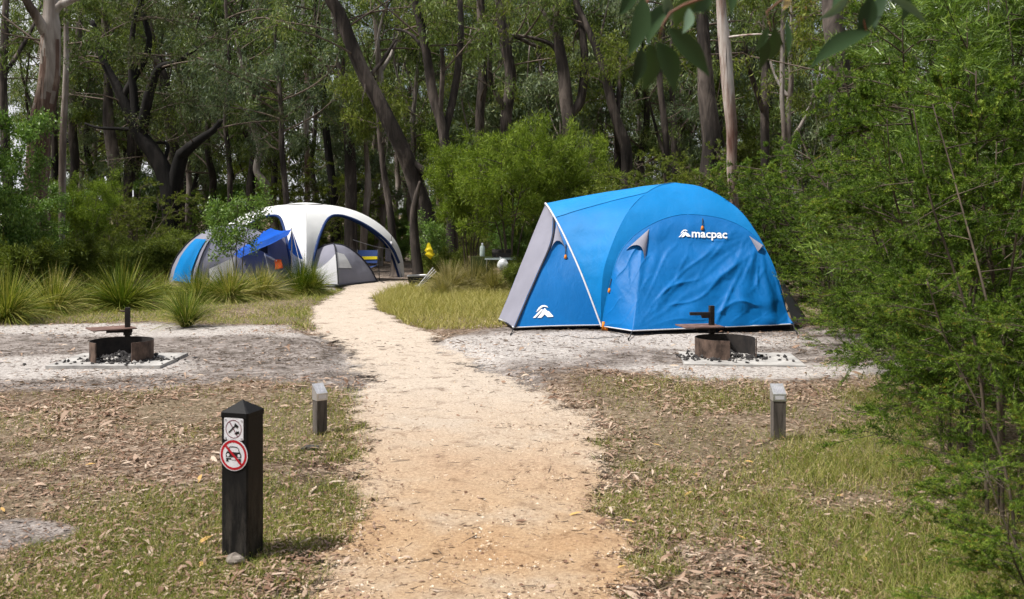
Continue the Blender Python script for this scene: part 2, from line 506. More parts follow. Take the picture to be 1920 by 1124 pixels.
M['steel'] = noisy('steel', (0.4, 0.4, 0.42), (0.55, 0.55, 0.57), 20, 0.35, 0, metal=0.8)
M['stone'] = noisy('stone', (0.14, 0.115, 0.1), (0.3, 0.26, 0.23), 14, 0.9, 0.6, 0.01)
M['dark_stone'] = noisy('dark_stone', (0.03, 0.027, 0.025), (0.1, 0.09, 0.08), 14, 0.9, 0.6, 0.01)
M['gravel'] = leaf_mat('gravel', [(0.0, (0.14, 0.095, 0.065)), (0.4, (0.42, 0.3, 0.2)), (0.8, (0.62, 0.49, 0.36)), (1.0, (0.75, 0.68, 0.6))], rough=0.8, trans=0.0, objvar=0)
M['clear_plastic'] = noisy('clear_plastic', (0.5, 0.6, 0.58), (0.62, 0.7, 0.68), 10, 0.25, 0)
M['bag_plastic'] = fabric('bag_plastic', (0.75, 0.77, 0.8), 0.35, 0.25, 0.06)
M['table_top'] = noisy('table_top', (0.3, 0.36, 0.36), (0.42, 0.47, 0.47), 8, 0.5, 0)

# ------------------------------------------------------------------ ground
PATH_Y = np.array([2.0, 4.13, 4.98, 5.97, 7.11, 8.3, 9.33, 10.67, 11.95, 13.6, 14.9, 16.6, 18.7, 20.6, 22.0, 24.5, 27.0])
PATH_L = np.array([-.98, -.93, -.95, -.95, -1.06, -1.26, -1.45, -1.75, -2.05, -2.6, -3.05, -3.35, -3.45, -3.5, -3.7, -3.9, -4.1])
PATH_R = np.array([.36, .42, .52, .62, .58, .40, .18, -.34, -.75, -1.27, -1.68, -2.25, -2.65, -2.5, -2.3, -2.2, -2.3])

def path_in(x, y):
    """> 0 inside the path, metres from its edge"""
    l, r = np.interp(y, PATH_Y, PATH_L), np.interp(y, PATH_Y, PATH_R)
    e = (fbm(x * 1.3, y * 1.3, None, 31, 5) - 0.5) * 0.5 * (1 - .6 * sstep(13, 16, y)) + (fbm(x * 9, y * 9, None, 33, 3) - 0.5) * 0.16
    return np.minimum(x - l, r - x) + e

def sstep(a, b, v):
    t = np.clip((v - a) / (b - a), 0, 1)
    return t * t * (3 - 2 * t)

def ell(x, y, cx, cy, ax, ay, rot=0.0):
    c, s = math.cos(rot), math.sin(rot)
    u, v = (x - cx) * c + (y - cy) * s, -(x - cx) * s + (y - cy) * c
    return 1 - np.sqrt((u / ax) ** 2 + (v / ay) ** 2)

def sand_mask(x, y):
    n = (fbm(x * 0.9, y * 0.9, None, 11, 4) - 0.5) * 1.1
    left = ell(x, y, -5.2, 11.6, 4.6, 3.0)
    right = ell(x, y, 2.3, 12.2, 3.4, 3.0)
    fork = ell(x, y, -1.0, 10.6, 2.2, 2.0)
    camp = ell(x, y, -3.9, 22.2, 2.3, 1.6)
    patch = ell(x, y, -2.55, 4.95, 0.45, 0.3) * 0.8
    return np.clip(sstep(-0.06, 0.32, np.maximum.reduce([left, right, fork * 0.8, camp, patch]) + n * 0.5), 0, 1)

def bare_mask(x, y):
    """pale trodden sand round the pits and before the tent"""
    n = (fbm(x * 1.4, y * 1.4, None, 17, 4) - 0.5) * 0.9
    a = np.maximum.reduce([ell(x, y, -5.0, 13.6, 3.2, 0.8), ell(x, y, -5.4, 10.3, 2.1, 0.8), ell(x, y, 1.6, 12.5, 2.2, 0.95), ell(x, y, 2.4, 10.0, 1.6, 0.55), ell(x, y, -0.6, 11.6, 1.3, 1.4)])
    return sstep(-0.22, 0.3, a + n * 0.7)

def grass_mask(x, y):
    n = fbm(x * 0.8, y * 0.8, None, 23, 4)
    zone = np.maximum.reduce([sstep(14.0, 15.2, y) * 1.0, sstep(9.2, 8.2, y) * 0.9])
    return np.clip(zone * sstep(0.3, 0.62, n + 0.10 * sstep(1.0, 2.2, x)), 0, 1) * (1 - sand_mask(x, y)) * sstep(0.12, -0.12, path_in(x, y))

def gz(x, y):
    x, y = np.asarray(x, float), np.asarray(y, float)
    h = (fbm(x * 0.45, y * 0.45, None, 3, 3) - 0.5) * 0.07 + (fbm(x * 3, y * 3, None, 5, 3) - 0.5) * 0.02
    return h * sstep(30, 24, y) + 0.0

def axis(segs):
    a = [segs[0][0]]
    for s, e, st in segs:
        a += list(np.arange(s + st, e + 1e-6, st))
    return np.array(a)

gx = axis([(-400, -60, 34), (-60, -16, 2.2), (-16, -7, 0.3), (-7, 6, 0.055), (6, 14, 0.3), (14, 60, 2.3), (60, 400, 34)])
gy = axis([(-40, -4, 4), (-4, 3, 0.35), (3, 10, 0.05), (10, 17, 0.085), (17, 30, 0.3), (30, 90, 3), (90, 900, 60)])
X, Y = np.meshgrid(gx, gy, indexing='ij')
xf, yf = X.ravel(), Y.ravel()
pin = path_in(xf, yf)
fine = (fbm(xf * 9, yf * 9, None, 41, 3) - 0.5) * 0.016 * sstep(18, 14, yf)
Z = gz(xf, yf) + fine - 0.07 * sstep(-0.3, 0.0, pin)
mb = MB()
mb.grid(np.stack([xf, yf, Z], 1).reshape(len(gx), len(gy), 3))

def ground_mat():
    m, nt, b, out = new_mat('ground')
    at = nt.nodes.new('ShaderNodeAttribute'); at.attribute_name = 'mask'
    sep = nt.nodes.new('ShaderNodeSeparateColor')
    nt.links.new(at.outputs['Color'], sep.inputs['Color'])
    v = coords(nt)
    # litter: flakes of many browns
    vo = nt.nodes.new('ShaderNodeTexVoronoi')
    vo.inputs['Scale'].default_value = 38
    vs = noise(nt, 6, 3, 0.6, v)
    vv = nt.nodes.new('ShaderNodeMix'); vv.data_type = 'VECTOR'; vv.inputs['Factor'].default_value = 0.12
    nt.links.new(v, vv.inputs['A']); nt.links.new(vs.outputs['Color'], vv.inputs['B'])
    nt.links.new(vv.outputs['Result'], vo.inputs['Vector'])
    lr = ramp(nt, [(0.0, (0.045, 0.03, 0.022)), (0.3, (0.12, 0.085, 0.062)), (0.6, (0.23, 0.175, 0.14)), (0.85, (0.34, 0.28, 0.235)), (1.0, (0.46, 0.4, 0.35))])
    nt.links.new(vo.outputs['Color'], lr.inputs['Fac'])
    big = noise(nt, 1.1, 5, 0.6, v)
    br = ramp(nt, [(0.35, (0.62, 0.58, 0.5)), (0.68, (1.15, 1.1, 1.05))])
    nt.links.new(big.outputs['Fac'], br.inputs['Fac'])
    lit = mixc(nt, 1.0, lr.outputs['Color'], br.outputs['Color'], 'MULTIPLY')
    # greenish soil under grass
    gn = noise(nt, 30, 7, 0.88, v)
    gr = ramp(nt, [(0.34, (0.04, 0.034, 0.018)), (0.46, (0.13, 0.108, 0.06)), (0.56, (0.25, 0.205, 0.135)), (0.68, (0.42, 0.35, 0.27))])
    nt.links.new(gn.outputs['Fac'], gr.inputs['Fac'])
    gm = nt.nodes.new('ShaderNodeMath'); gm.operation = 'MULTIPLY'; nt.links.new(sep.outputs['Green'], gm.inputs[0]); gm.inputs[1].default_value = 0.55
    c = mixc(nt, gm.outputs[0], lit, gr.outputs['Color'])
    # sand with dark debris specks and streaks
    sn = noise(nt, 3.2, 6, 0.75, v, 0.5)
    sr = ramp(nt, [(0.32, (0.075, 0.062, 0.055)), (0.44, (0.19, 0.165, 0.15)), (0.56, (0.32, 0.285, 0.27)), (0.72, (0.46, 0.42, 0.4))])
    nt.links.new(sn.outputs['Fac'], sr.inputs['Fac'])
    sp = noise(nt, 26, 6, 0.85, coords(nt, (0.6, 1.0, 1)))
    spr = ramp(nt, [(0.36, (0.2, 0.17, 0.155)), (0.47, (0.8, 0.78, 0.77)), (0.58, (1, 1, 1))])
    nt.links.new(sp.outputs['Fac'], spr.inputs['Fac'])
    sand = mixc(nt, 1.0, sr.outputs['Color'], spr.outputs['Color'], 'MULTIPLY')
    bs = noise(nt, 30, 5, 0.7, v)
    bsr = ramp(nt, [(0.28, (0.28, 0.25, 0.235)), (0.5, (0.5, 0.468, 0.45)), (0.75, (0.63, 0.6, 0.58))])
    nt.links.new(bs.outputs['Fac'], bsr.inputs['Fac'])
    bare = mixc(nt, 1.0, bsr.outputs['Color'], spr.outputs['Color'], 'MULTIPLY')
    sand = mixc(nt, sep.outputs['Blue'], sand, bare)
    # ragged edge of the sand
    en = noise(nt, 7, 6, 0.75, v)
    e1 = nt.nodes.new('ShaderNodeMath'); e1.operation = 'MULTIPLY_ADD'
    nt.links.new(en.outputs['Fac'], e1.inputs[0]); e1.inputs[1].default_value = 1.3; e1.inputs[2].default_value = -0.65
    e2 = nt.nodes.new('ShaderNodeMath'); e2.operation = 'ADD'; e2.use_clamp = True
    nt.links.new(e1.outputs[0], e2.inputs[0]); nt.links.new(sep.outputs['Red'], e2.inputs[1])
    e3 = nt.nodes.new('ShaderNodeMath'); e3.operation = 'MULTIPLY'; e3.use_clamp = True
    er = ramp(nt, [(0.25, (0, 0, 0)), (0.7, (1, 1, 1))])
    nt.links.new(e2.outputs[0], er.inputs['Fac'])
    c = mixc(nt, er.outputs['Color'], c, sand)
    nt.links.new(c, b.inputs['Base Color'])
    b.inputs['Roughness'].default_value = 0.95
    b.inputs['Specular IOR Level'].default_value = 0.15
    hm = nt.nodes.new('ShaderNodeMath'); hm.operation = 'ADD'
    nt.links.new(vo.outputs['Distance'], hm.inputs[0]); nt.links.new(sp.outputs['Fac'], hm.inputs[1])
    bump(nt, b, hm.outputs[0], 0.7, 0.02)
    return m

M['ground'] = ground_mat()
ground = mb.build('ground', M['ground'])
tag(ground, 'sandy campground floor with leaf litter and patchy grass', kind='structure')
sandf = np.maximum(sand_mask(xf, yf), sstep(-0.2, 0.15, pin) * 0.45)
mk = np.stack([sandf, grass_mask(xf, yf), bare_mask(xf, yf), np.ones_like(xf)], 1)
ca = ground.data.color_attributes.new('mask', 'FLOAT_COLOR', 'POINT')
ca.data.foreach_set('color', mk.astype(np.float32).ravel())

def path_mat():
    m, nt, b, out = new_mat('path')
    v = coords(nt)
    n = noise(nt, 0.9, 6, 0.6, v)
    r = ramp(nt, [(0.34, (0.46, 0.295, 0.17)), (0.5, (0.49, 0.345, 0.22)), (0.66, (0.51, 0.42, 0.33))])
    nt.links.new(n.outputs['Fac'], r.inputs['Fac'])
    # paler and greyer where it crosses the camp pads
    sx = nt.nodes.new('ShaderNodeSeparateXYZ')
    nt.links.new(v, sx.inputs[0])
    mr = nt.nodes.new('ShaderNodeMapRange')
    nt.links.new(sx.outputs['Y'], mr.inputs['Value'])
    mr.inputs['From Min'].default_value = 5.0; mr.inputs['From Max'].default_value = 9.0
    c0 = mixc(nt, mr.outputs['Result'], r.outputs['Color'], (0.56, 0.485, 0.415))
    g = noise(nt, 46, 5, 0.9, v)
    gr = ramp(nt, [(0.3, (0.3, 0.25, 0.22)), (0.42, (0.74, 0.7, 0.67)), (0.56, (1.0, 0.99, 0.97)), (0.7, (1.25, 1.25, 1.24))])
    nt.links.new(g.outputs['Fac'], gr.inputs['Fac'])
    c = mixc(nt, 1.0, c0, gr.outputs['Color'], 'MULTIPLY')
    d = noise(nt, 5, 7, 0.75, v, 0.6)
    dr = ramp(nt, [(0.3, (0.5, 0.45, 0.42)), (0.47, (1, 1, 1))])
    nt.links.new(d.outputs['Fac'], dr.inputs['Fac'])
    c = mixc(nt, 1.0, c, dr.outputs['Color'], 'MULTIPLY')
    nt.links.new(c, b.inputs['Base Color'])
    b.inputs['Roughness'].default_value = 0.95
    b.inputs['Specular IOR Level'].default_value = 0.15
    bump(nt, b, g.outputs['Fac'], 0.8, 0.015)
    # loose gravel thins out towards the edge and lets the soil through
    at = nt.nodes.new('ShaderNodeAttribute'); at.attribute_name = 'cover'
    eg = noise(nt, 34, 4, 0.85, v)
    eb = noise(nt, 4, 4, 0.7, v)
    ea = nt.nodes.new('ShaderNodeMath'); ea.operation = 'ADD'
    nt.links.new(eg.outputs['Fac'], ea.inputs[0]); nt.links.new(eb.outputs['Fac'], ea.inputs[1])
    es = nt.nodes.new('ShaderNodeMath'); es.operation = 'MULTIPLY_ADD'
    nt.links.new(ea.outputs[0], es.inputs[0]); es.inputs[1].default_value = 1.5; es.inputs[2].default_value = -1.5
    ec = nt.nodes.new('ShaderNodeMath'); ec.operation = 'ADD'
    nt.links.new(es.outputs[0], ec.inputs[0]); nt.links.new(at.outputs['Fac'], ec.inputs[1])
    et = ramp(nt, [(0.4, (0, 0, 0)), (0.6, (1, 1, 1))])
    nt.links.new(ec.outputs[0], et.inputs['Fac'])
    nt.links.new(et.outputs['Color'], b.inputs['Alpha'])
    return m

M['path'] = path_mat()
py_ = axis([(1.0, 16.0, 0.06), (16.0, 24.0, 0.2)])
pt = np.linspace(-0.3, 1.3, 64)
L_, R_ = np.interp(py_, PATH_Y, PATH_L), np.interp(py_, PATH_Y, PATH_R)
PX = L_[:, None] + (R_ - L_)[:, None] * pt[None]
PYY = np.repeat(py_[:, None], len(pt), 1)
pi_ = path_in(PX.ravel(), PYY.ravel()).reshape(PX.shape)
PZ = gz(PX, PYY) - 0.004 + 0.014 * sstep(-0.25, 0.14, pi_) + (fbm(PX * 7, PYY * 7, None, 43, 3) - 0.5) * 0.016
mb = MB()
mb.grid(np.stack([PX, PYY, PZ], -1), flip=True)
path = mb.build('path', M['path'])
cv = path.data.attributes.new('cover', 'FLOAT', 'POINT')
cv.data.foreach_set('value', (sstep(-0.3, 0.32, pi_) * sstep(23.8, 22.5, PYY) * (1 - .42 * np.exp(-((PYY - 10.6) / 1.6) ** 2) * sstep(.75, .1, pi_))).astype(np.float32).ravel())
tag(path, 'winding tan gravel footpath running between the campsites', kind='structure')

def surf(x, y):
    """height of whatever lies on top (ground or path)"""
    p = path_in(x, y)
    return np.where(p > -0.05, gz(x, y) + 0.004, gz(x, y) + 0.004)

# ------------------------------------------------------------------ blue dome tent
tc = P(1215, 622, 14.4)
tent = thing('dome_tent', 'large bright blue dome tent with a grey front porch, pitched beside the path', 'tent', (2.0, 14.3, 0))
TO = np.array([2.46, 15.0])
TPROF = np.array([(1.0, 0.03), (1.0, 0.45), (.97, .8), (.895, 1.08), (.785, 1.375), (.635, 1.66), (.45, 1.86), (.24, 2.0), (0.0, 2.06)])
TP = catmull(TPROF, 40)
def rho_of(z):
    return np.interp(z, TP[:, 1], TP[:, 0])
C_nl, C_nr = np.array([1.23, 13.72]), np.array([3.68, 13.77])
C_fr, C_fl = np.array([3.7, 16.25]), np.array([1.25, 16.25])
def tpole(c):
    return np.column_stack([TO + TP[:, :1] * (c - TO), TP[:, 1]])
p_nl, p_nr, p_fr, p_fl = tpole(C_nl), tpole(C_nr), tpole(C_fr), tpole(C_fl)

def ruled(a, b, n, sag=0.0, outward=None, wr=0.0, seed=0):
    t = np.linspace(0, 1, n)[None, :, None]
    g = a[:, None] * (1 - t) + b[:, None] * t
    if sag:
        w = (4 * t * (1 - t))
        g = g + w * sag * (np.array([0, 0, -1.0]) if outward is None else np.asarray(outward))
    if wr:
        k = (fbm(g[..., 0] * 3.5, g[..., 1] * 3.5, g[..., 2] * 2.2, seed, 4) - 0.5) * wr
        g = g + k[..., None] * (np.array([0, -0.8, 0.6]) if outward is None else np.asarray(outward))
    return g

body = MB()
body.grid(ruled(p_nl, p_nr, 40, wr=0.03, seed=1))
body.grid(ruled(p_nr, p_fr, 24, wr=0.02, seed=2))
body.grid(ruled(p_fr, p_fl, 16))
hoop_n = catmull([(1.23, 13.7, .03), (.98, 13.96, .72), (.745, 14.33, 1.28), (.58, 14.67, 1.61), (.5, 14.9, 1.74)], 40)
hoop_f = hoop_n * np.array([1, -1, 1]) + np.array([0, 29.86, 0])
roof = MB()
q = np.linspace(0, 1, 30)[None, :, None]
def loft(h, p, seed):
    g = h[:, None] * (1 - q) + p[:, None] * q
    w = 4 * q * (1 - q)
    s = np.linspace(0, 1, len(h))[:, None, None]
    g = g + w * (np.array([0, 0, 0.02]) * s + np.array([0, 0.015, 0]) * (1 - s) * s * 3 * (1 if h is hoop_n else -1))
    k = (fbm(g[..., 0] * 4, g[..., 1] * 4, g[..., 2] * 4, seed, 4) - 0.5) * 0.035
    # fine tension creases running from the hoop to the crossing poles
    cr = np.sin(g[..., 2] * 26 + 5 * vnoise(g[..., 0] * 3, g[..., 2] * 3, None, seed)) * 0.004 * w[..., 0]
    return g + ((k + cr) * np.minimum(w[..., 0] * 2, 1))[..., None] * np.array([-0.2, -0.8 if h is hoop_n else 0.8, 0.5])
roof.grid(loft(hoop_n, p_nl, 3))
roof.grid(loft(hoop_f, p_fl, 4), flip=True)
inner = body.build('fly_sheet', M['blue'], tent)
roof.build('porch_roof', M['blue'], tent)
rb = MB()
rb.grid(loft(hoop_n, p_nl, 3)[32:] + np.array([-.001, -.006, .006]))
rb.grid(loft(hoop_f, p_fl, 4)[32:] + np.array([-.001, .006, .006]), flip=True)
rb.build('ridge_sheen_panel', M['blue_sheen'], tent)  # top strip of the roof with the sky's sheen painted in

A_, B_, F_ = np.array([-.19, 14.3, .08]), np.array([.02, 13.4, .06]), hoop_n[-1]
side = MB()
lineB = np.vstack([catmull([B_, (.19, 13.72, .42), (.385, 14.03, .83), (.55, 14.25, 1.2), hoop_n[33] + (0, -.004, 0)], 34), hoop_n[34:] + (0, -.004, 0)])
lineA = A_ + np.linspace(0, 1, 40)[:, None] * (F_ - A_)
side.grid(ruled(lineB, hoop_n + np.array([0, 0, .03]) * np.linspace(1, 0, 40)[:, None], 24, 0.03, (0.2, 0.6, 0), 0.03, 6))
side.grid(ruled(lineA, hoop_f, 14))
porch_side = side.build('porch_side', M['blue_shaded'], tent)
fr = MB()
fr.grid(ruled(lineA, lineB, 16, 0.05, (0.6, 0.2, 0), 0.04, 8))
front = fr.build('porch_front', M['grey_fabric'], tent)

# side door: from the arched seam out to the hem
arch_xz = catmull([(1.23, .05), (1.33, .55), (1.47, 1.0), (1.68, 1.26), (1.92, 1.42), (2.2, 1.535), (2.5, 1.58), (2.95, 1.525), (3.3, 1.36), (3.52, 1.08), (3.68, .62), (3.8, .1)], 180)
ay = 15 - 1.28 * rho_of(arch_xz[:, 1]) - 0.03
arch = np.column_stack([arch_xz[:, 0], ay, arch_xz[:, 1]])
arch[:8, 1] = np.linspace(13.69, arch[8, 1], 8); arch[-8:, 1] = np.linspace(arch[-9, 1], 13.6, 8)
sp_ = np.linspace(0, 1, 180)
hemc, hemd, heme = np.array([1.24, 13.66, .05]), np.array([1.58, 13.08, .055]), np.array([3.83, 13.56, .09])
hem = np.where((sp_ < 0.36)[:, None], hemc + (hemd - hemc) * np.clip(sp_ / 0.36, 0, 1)[:, None] ** 0.8, hemd + (heme - hemd) * np.clip((sp_ - 0.36) / 0.62, 0, 1)[:, None])
door = MB()
tt = np.linspace(0, 1, 150)[None, :, None]
dg = arch[:, None] * (1 - tt) + hem[:, None] * tt
w = (4 * tt * (1 - tt))[..., 0]
dx, dz = dg[..., 0] - hemd[0], dg[..., 2] - hemd[2]
ang, rr = np.arctan2(dz, dx), np.hypot(dx, dz)
fan1 = np.sin(ang * 26 + 4 * vnoise(rr * 2.2, ang * 5, None, 61)) * np.clip(rr, 0, 1) * (0.4 + vnoise(ang * 6, rr * 1.5, None, 62)) * (dx > 0.02)
dx2, dz2 = dg[..., 0] - 3.45, dg[..., 2] - 1.32
an2, r2 = np.arctan2(dx2, -dz2), np.hypot(dx2, dz2)
fan2 = np.sin(an2 * 15 + 2.5 * vnoise(r2 * 2, an2 * 3, None, 63)) * np.clip(r2, 0, 1.0) * (0.3 + vnoise(an2 * 4, r2 * 1.2, None, 64))
fine_w = fbm(dg[..., 0] * 7 + dg[..., 2] * 4, dg[..., 2] * 3 - dg[..., 0] * 2, None, 65, 4) - 0.5
logo_zone = np.exp(-((dg[..., 0] - 2.55) / 0.5) ** 2 - ((dg[..., 2] - 1.3) / 0.13) ** 2)
disp = (0.008 * fan1 + 0.026 * fan2 + 0.025 * fine_w ) * np.minimum(w * 1.7, 1) * (1 - 0.8 * logo_zone)
dg[..., 1] = np.minimum(dg[..., 1], 15 - 1.28 * rho_of(dg[..., 2]) - 0.03)
dg[..., 1] -= np.maximum(disp + .012, 0)
def crease(v, p=4):
    return (1 - np.abs(np.sin(v))) ** p
cr1 = crease(ang * 11 + 2.2 * vnoise(rr * 2.0, ang * 6, None, 161)) * np.clip(rr, 0, .8) * sstep(.25, .6, vnoise(ang * 9, rr * 2.2, None, 162)) * (dx > 0.03)
cr2 = crease(an2 * 7 + 1.6 * vnoise(r2 * 2, an2 * 3, None, 163)) * np.clip(r2, 0, 1.0) * sstep(.2, .6, vnoise(an2 * 6, r2 * 2.0, None, 164))
dd_ = dg[..., 0] * .75 + dg[..., 2] * -.65
cr3 = crease(dd_ * 16 + 5 * fbm(dg[..., 0] * 1.6, dg[..., 2] * 1.6, None, 165, 3), 5) * sstep(.42, .7, fbm(dg[..., 0] * 2.5, dg[..., 2] * 2.5, None, 166, 3))
dg[..., 1] -= (0.022 * cr1 + 0.03 * cr2 + 0.014 * cr3) * np.minimum(w * 2, 1) * (1 - 0.8 * logo_zone)
door.grid(dg)
side_door = door.build('side_door', M['blue_shaded'], tent)
side_door['label'] = 'arched blue side door panel with the white name on it'

def bvh_of(grids):
    m = MB()
    for g in grids:
        m.grid(g)
    V = np.vstack(m.v); Fa = np.vstack([f[0] for f in m.f])
    return BVHTree.FromPolygons([tuple(v) for v in V], [tuple(int(i) for i in f) for f in Fa])
BVH_door = bvh_of([dg])
BVH_side = bvh_of([ruled(lineB, hoop_n + np.array([0, 0, .03]) * np.linspace(1, 0, 40)[:, None], 24, 0.03, (0.2, 0.6, 0), 0.03, 6)])
def on(bvh, px, py, lift=0.008):
    d = Vector(P(px, py, 1.0)) - Vector((0, 0, CAM_H))
    h = bvh.ray_cast(Vector((0, 0, CAM_H)), d.normalized())
    if h[0] is None:
        q_ = bvh.find_nearest(Vector(P(px, py, 13.8 if abs(px - 1200) < 330 else 22.2)))[0]
        return np.array(q_ - d.normalized() * lift)
    return np.array(h[0] - d.normalized() * lift)

def pxpoly(bvh, poly, lift=0.008, step=0):
    """flat mark lying on the cloth: polygon fan given in photo pixels"""
    return np.array([on(bvh, x, y, lift) for x, y in poly])

def mark(bvh, polys, lift, name, mat, parent, sub=1):
    m = MB()
    for poly in polys:
        m.add(pxpoly(bvh, poly, lift), [tuple(range(len(poly)))])
    return m.build(name, mat, parent, smooth=False)

def peak_logo(ox, oy, s):
    """arc over two slanted strokes and a mountain flank"""
    arc = [(3, 22), (8, 13), (14, 8.5), (20, 7.6), (25, 9.5), (27.5, 13), (22, 11.2), (18, 11), (13, 13.5), (8, 18.5)]
    s1 = [(-3, 33), (14, 15), (17, 17), (5, 30), (2, 33)]
    s2 = [(6, 33), (9, 29), (17, 18), (20, 13.5), (23, 16), (20, 26), (14, 32.5)]
    s3 = [(20, 13.5), (25, 19), (29, 20), (37, 29), (37, 31), (26, 31.5), (20, 26)]
    return [[(ox + x * s, oy + y * s) for x, y in p] for p in (arc, s1, s2, s3)]

mark(BVH_side, [[(x, y) for x, y in p] for p in peak_logo(1002, 565, 0.95)], 0.01, 'emblem', M['logo'], tent)
emb = mark(BVH_door, peak_logo(1274, 426.5, 0.56), 0.014, 'emblem', M['logo'], side_door)

def text_mesh(body, size, bold=0.0, shear=0.0):
    cu = bpy.data.curves.new('lettering', 'FONT')
    cu.body = body; cu.size = size; cu.offset = bold; cu.shear = shear; cu.resolution_u = 3
    o = bpy.data.objects.new('lettering', cu)
    COL.objects.link(o)
    bpy.context.view_layer.update()
    me = bpy.data.meshes.new_from_object(o.evaluated_get(bpy.context.evaluated_depsgraph_get()))
    V = np.array([v.co[:] for v in me.vertices])
    Fs = [tuple(p.vertices) for p in me.polygons]
    bpy.data.objects.remove(o); bpy.data.meshes.remove(me)
    return V, Fs

V, Fs = text_mesh('macpac', 1.0, 0.022)
w0, w1 = V[:, 0].min(), V[:, 0].max()
k = (1363.5 - 1297) / (w1 - w0)
tv = np.array([on(BVH_door, 1297 + (x - w0) * k, 444.8 + (x - w0) * k * 0.03 - y * k * 0.92, 0.014) for x, y, _ in V])
m = MB()
for f in Fs:
    m.add(tv[list(f)], [tuple(range(len(f)))])
m.build('lettering', M['logo'], side_door, smooth=False)

# vents, toggles, hems, poles, pegs
def vent(bvh, pts, name='vent', mat='grey_fabric', bulge=0.05):
    """cloth hood standing off the fly: first point the peak, the rest its lower edge"""
    m = MB()
    e = np.array([on(bvh, x, y, 0.012) for x, y in pts])
    low = catmull(e[1:], 12)
    top = np.repeat(e[:1], 12, 0)
    g = ruled(top, low, 8)
    wgt = np.linspace(0, 1, 8)[None, :, None] * np.sin(np.linspace(0, math.pi, 12))[:, None, None]
    g = g + wgt * np.array([0, -bulge, 0.01])
    m.grid(g)
    return m.build(name, M[mat], tent)
vent(BVH_door, [(1217, 430), (1173, 469), (1184, 462), (1195, 461), (1203, 467), (1209, 488)])
vent(BVH_door, [(1408, 436), (1421, 472), (1424, 468), (1428, 462), (1433, 458), (1436, 464)])
vent(BVH_side, [(1044, 420), (1031, 474), (1037, 459), (1046, 452), (1055, 459), (1063, 474)], bulge=0.03)

def toggle(bvh, px, py, ln):
    a, b = on(bvh, px, py - ln, 0.015), on(bvh, px - 1, py, 0.03)
    m = MB()
    m.tube([a, (a + b) / 2 + (0, -0.01, 0), b], 0.006, 5, 1)
    c = b + np.array([0, -0.005, -0.03])
    m.tube([b, b + (0.006, -.004, -.02), c + (-.004, 0, -0.02), c + (0, 0, -0.03)], [0.012, 0.02, 0.018, 0.01], 8, 0)
    return m.build('toggle', [M['orange'], M['cord']], tent)
toggle(BVH_side, 1061, 478, 20)
toggle(BVH_door, 1138, 540, 18)
toggle(BVH_door, 1317.5, 424, 14)

def strand(name, pts, r, mat, parent, sides=6):
    m = MB()
    m.tube(pts, r, sides)
    return m.build(name, mat, parent)
strand('pole_sleeve', np.vstack([hoop_n + (0, -.012, .008), hoop_f[::-1]]), 0.014, M['piping'], tent)
strand('arch_seam', arch + (0, -.008, .004), 0.007, M['blue'], tent)
strand('hem_piping', catmull([A_, (A_ + B_) / 2 + (.05, 0, -.012), B_], 16), 0.009, M['piping'], tent)
strand('hem_piping', catmull([B_, (B_ * .5 + hoop_n[0] * .5) + (0, .01, 0.02), hoop_n[0] + (0, 0, .03)], 16), 0.009, M['piping'], tent)
hl = hem[:176].copy(); hl[:, 2] += 0.0
strand('hem_piping', hl + (0, -.004, 0), 0.009, M['piping'], tent)
strand('door_zip', lineB[:33] + (0.02, -.012, 0.004), 0.014, M['dark_fabric'], tent)
# dark sheets standing in for the shadow in the gap below the hem
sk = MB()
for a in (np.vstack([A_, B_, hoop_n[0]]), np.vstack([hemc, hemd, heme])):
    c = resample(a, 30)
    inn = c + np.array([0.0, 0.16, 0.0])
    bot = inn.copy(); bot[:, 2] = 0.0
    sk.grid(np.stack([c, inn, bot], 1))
sk.build('hem_shade', M['dark_fabric'], tent)
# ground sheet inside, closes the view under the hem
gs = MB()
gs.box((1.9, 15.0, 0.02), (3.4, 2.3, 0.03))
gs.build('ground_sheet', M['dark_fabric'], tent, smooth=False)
for a, b in ((A_, G(941, 611)), (A_, G(936, 609)), (B_, G(957, 632)), (hemd, G(1178, 640)), (heme, G(1494, 628))):
    m = MB()
    e = np.asarray(b) + (0, 0, 0.015)
    m.tube([a, (a + e) / 2 + (0, 0, -.01), e], 0.007, 5)
    m.tube([e + (0, 0, .03), e + (0.01, 0, -0.05)], 0.008, 5)
    m.build('peg_cord', M['cord'], tent)
m = MB()
m.box((1.25, 13.62, 0.055), (0.05, 0.03, 0.12), taper=0.7)
m.box((1.29, 13.61, 0.03), (0.05, 0.03, 0.07), taper=0.8)
m.build('peg_strap', M['orange'], tent)
m = MB()
a, b, c = np.array([3.72, 13.9, .72]), np.array([4.25, 14.3, .04]), np.array([3.84, 13.62, .09])
m.grid(ruled(resample(np.array([a, b]), 8), resample(np.array([a, c]), 8), 6))
m.build('rear_flap', M['grey_fabric'], tent)
strand('guy_rope', [a + (0, -.01, 0), b], 0.012, M['grey_fabric'], tent)
m = MB()
m.tube(catmull([(.75, 13.0, .012), (.62, 12.75, .01), (.9, 12.6, .011), (1.25, 12.72, .012), (1.45, 12.95, .012), (1.3, 13.2, .02)], 30), 0.004, 5)
m.build('slack_cord', M['cord'], tent)

# ------------------------------------------------------------------ white dome shelter
def dome_poles(O, corners, prof):
    return [np.column_stack([np.asarray(O) + prof[:, :1] * (np.asarray(c) - np.asarray(O)), prof[:, 1]]) for c in corners]

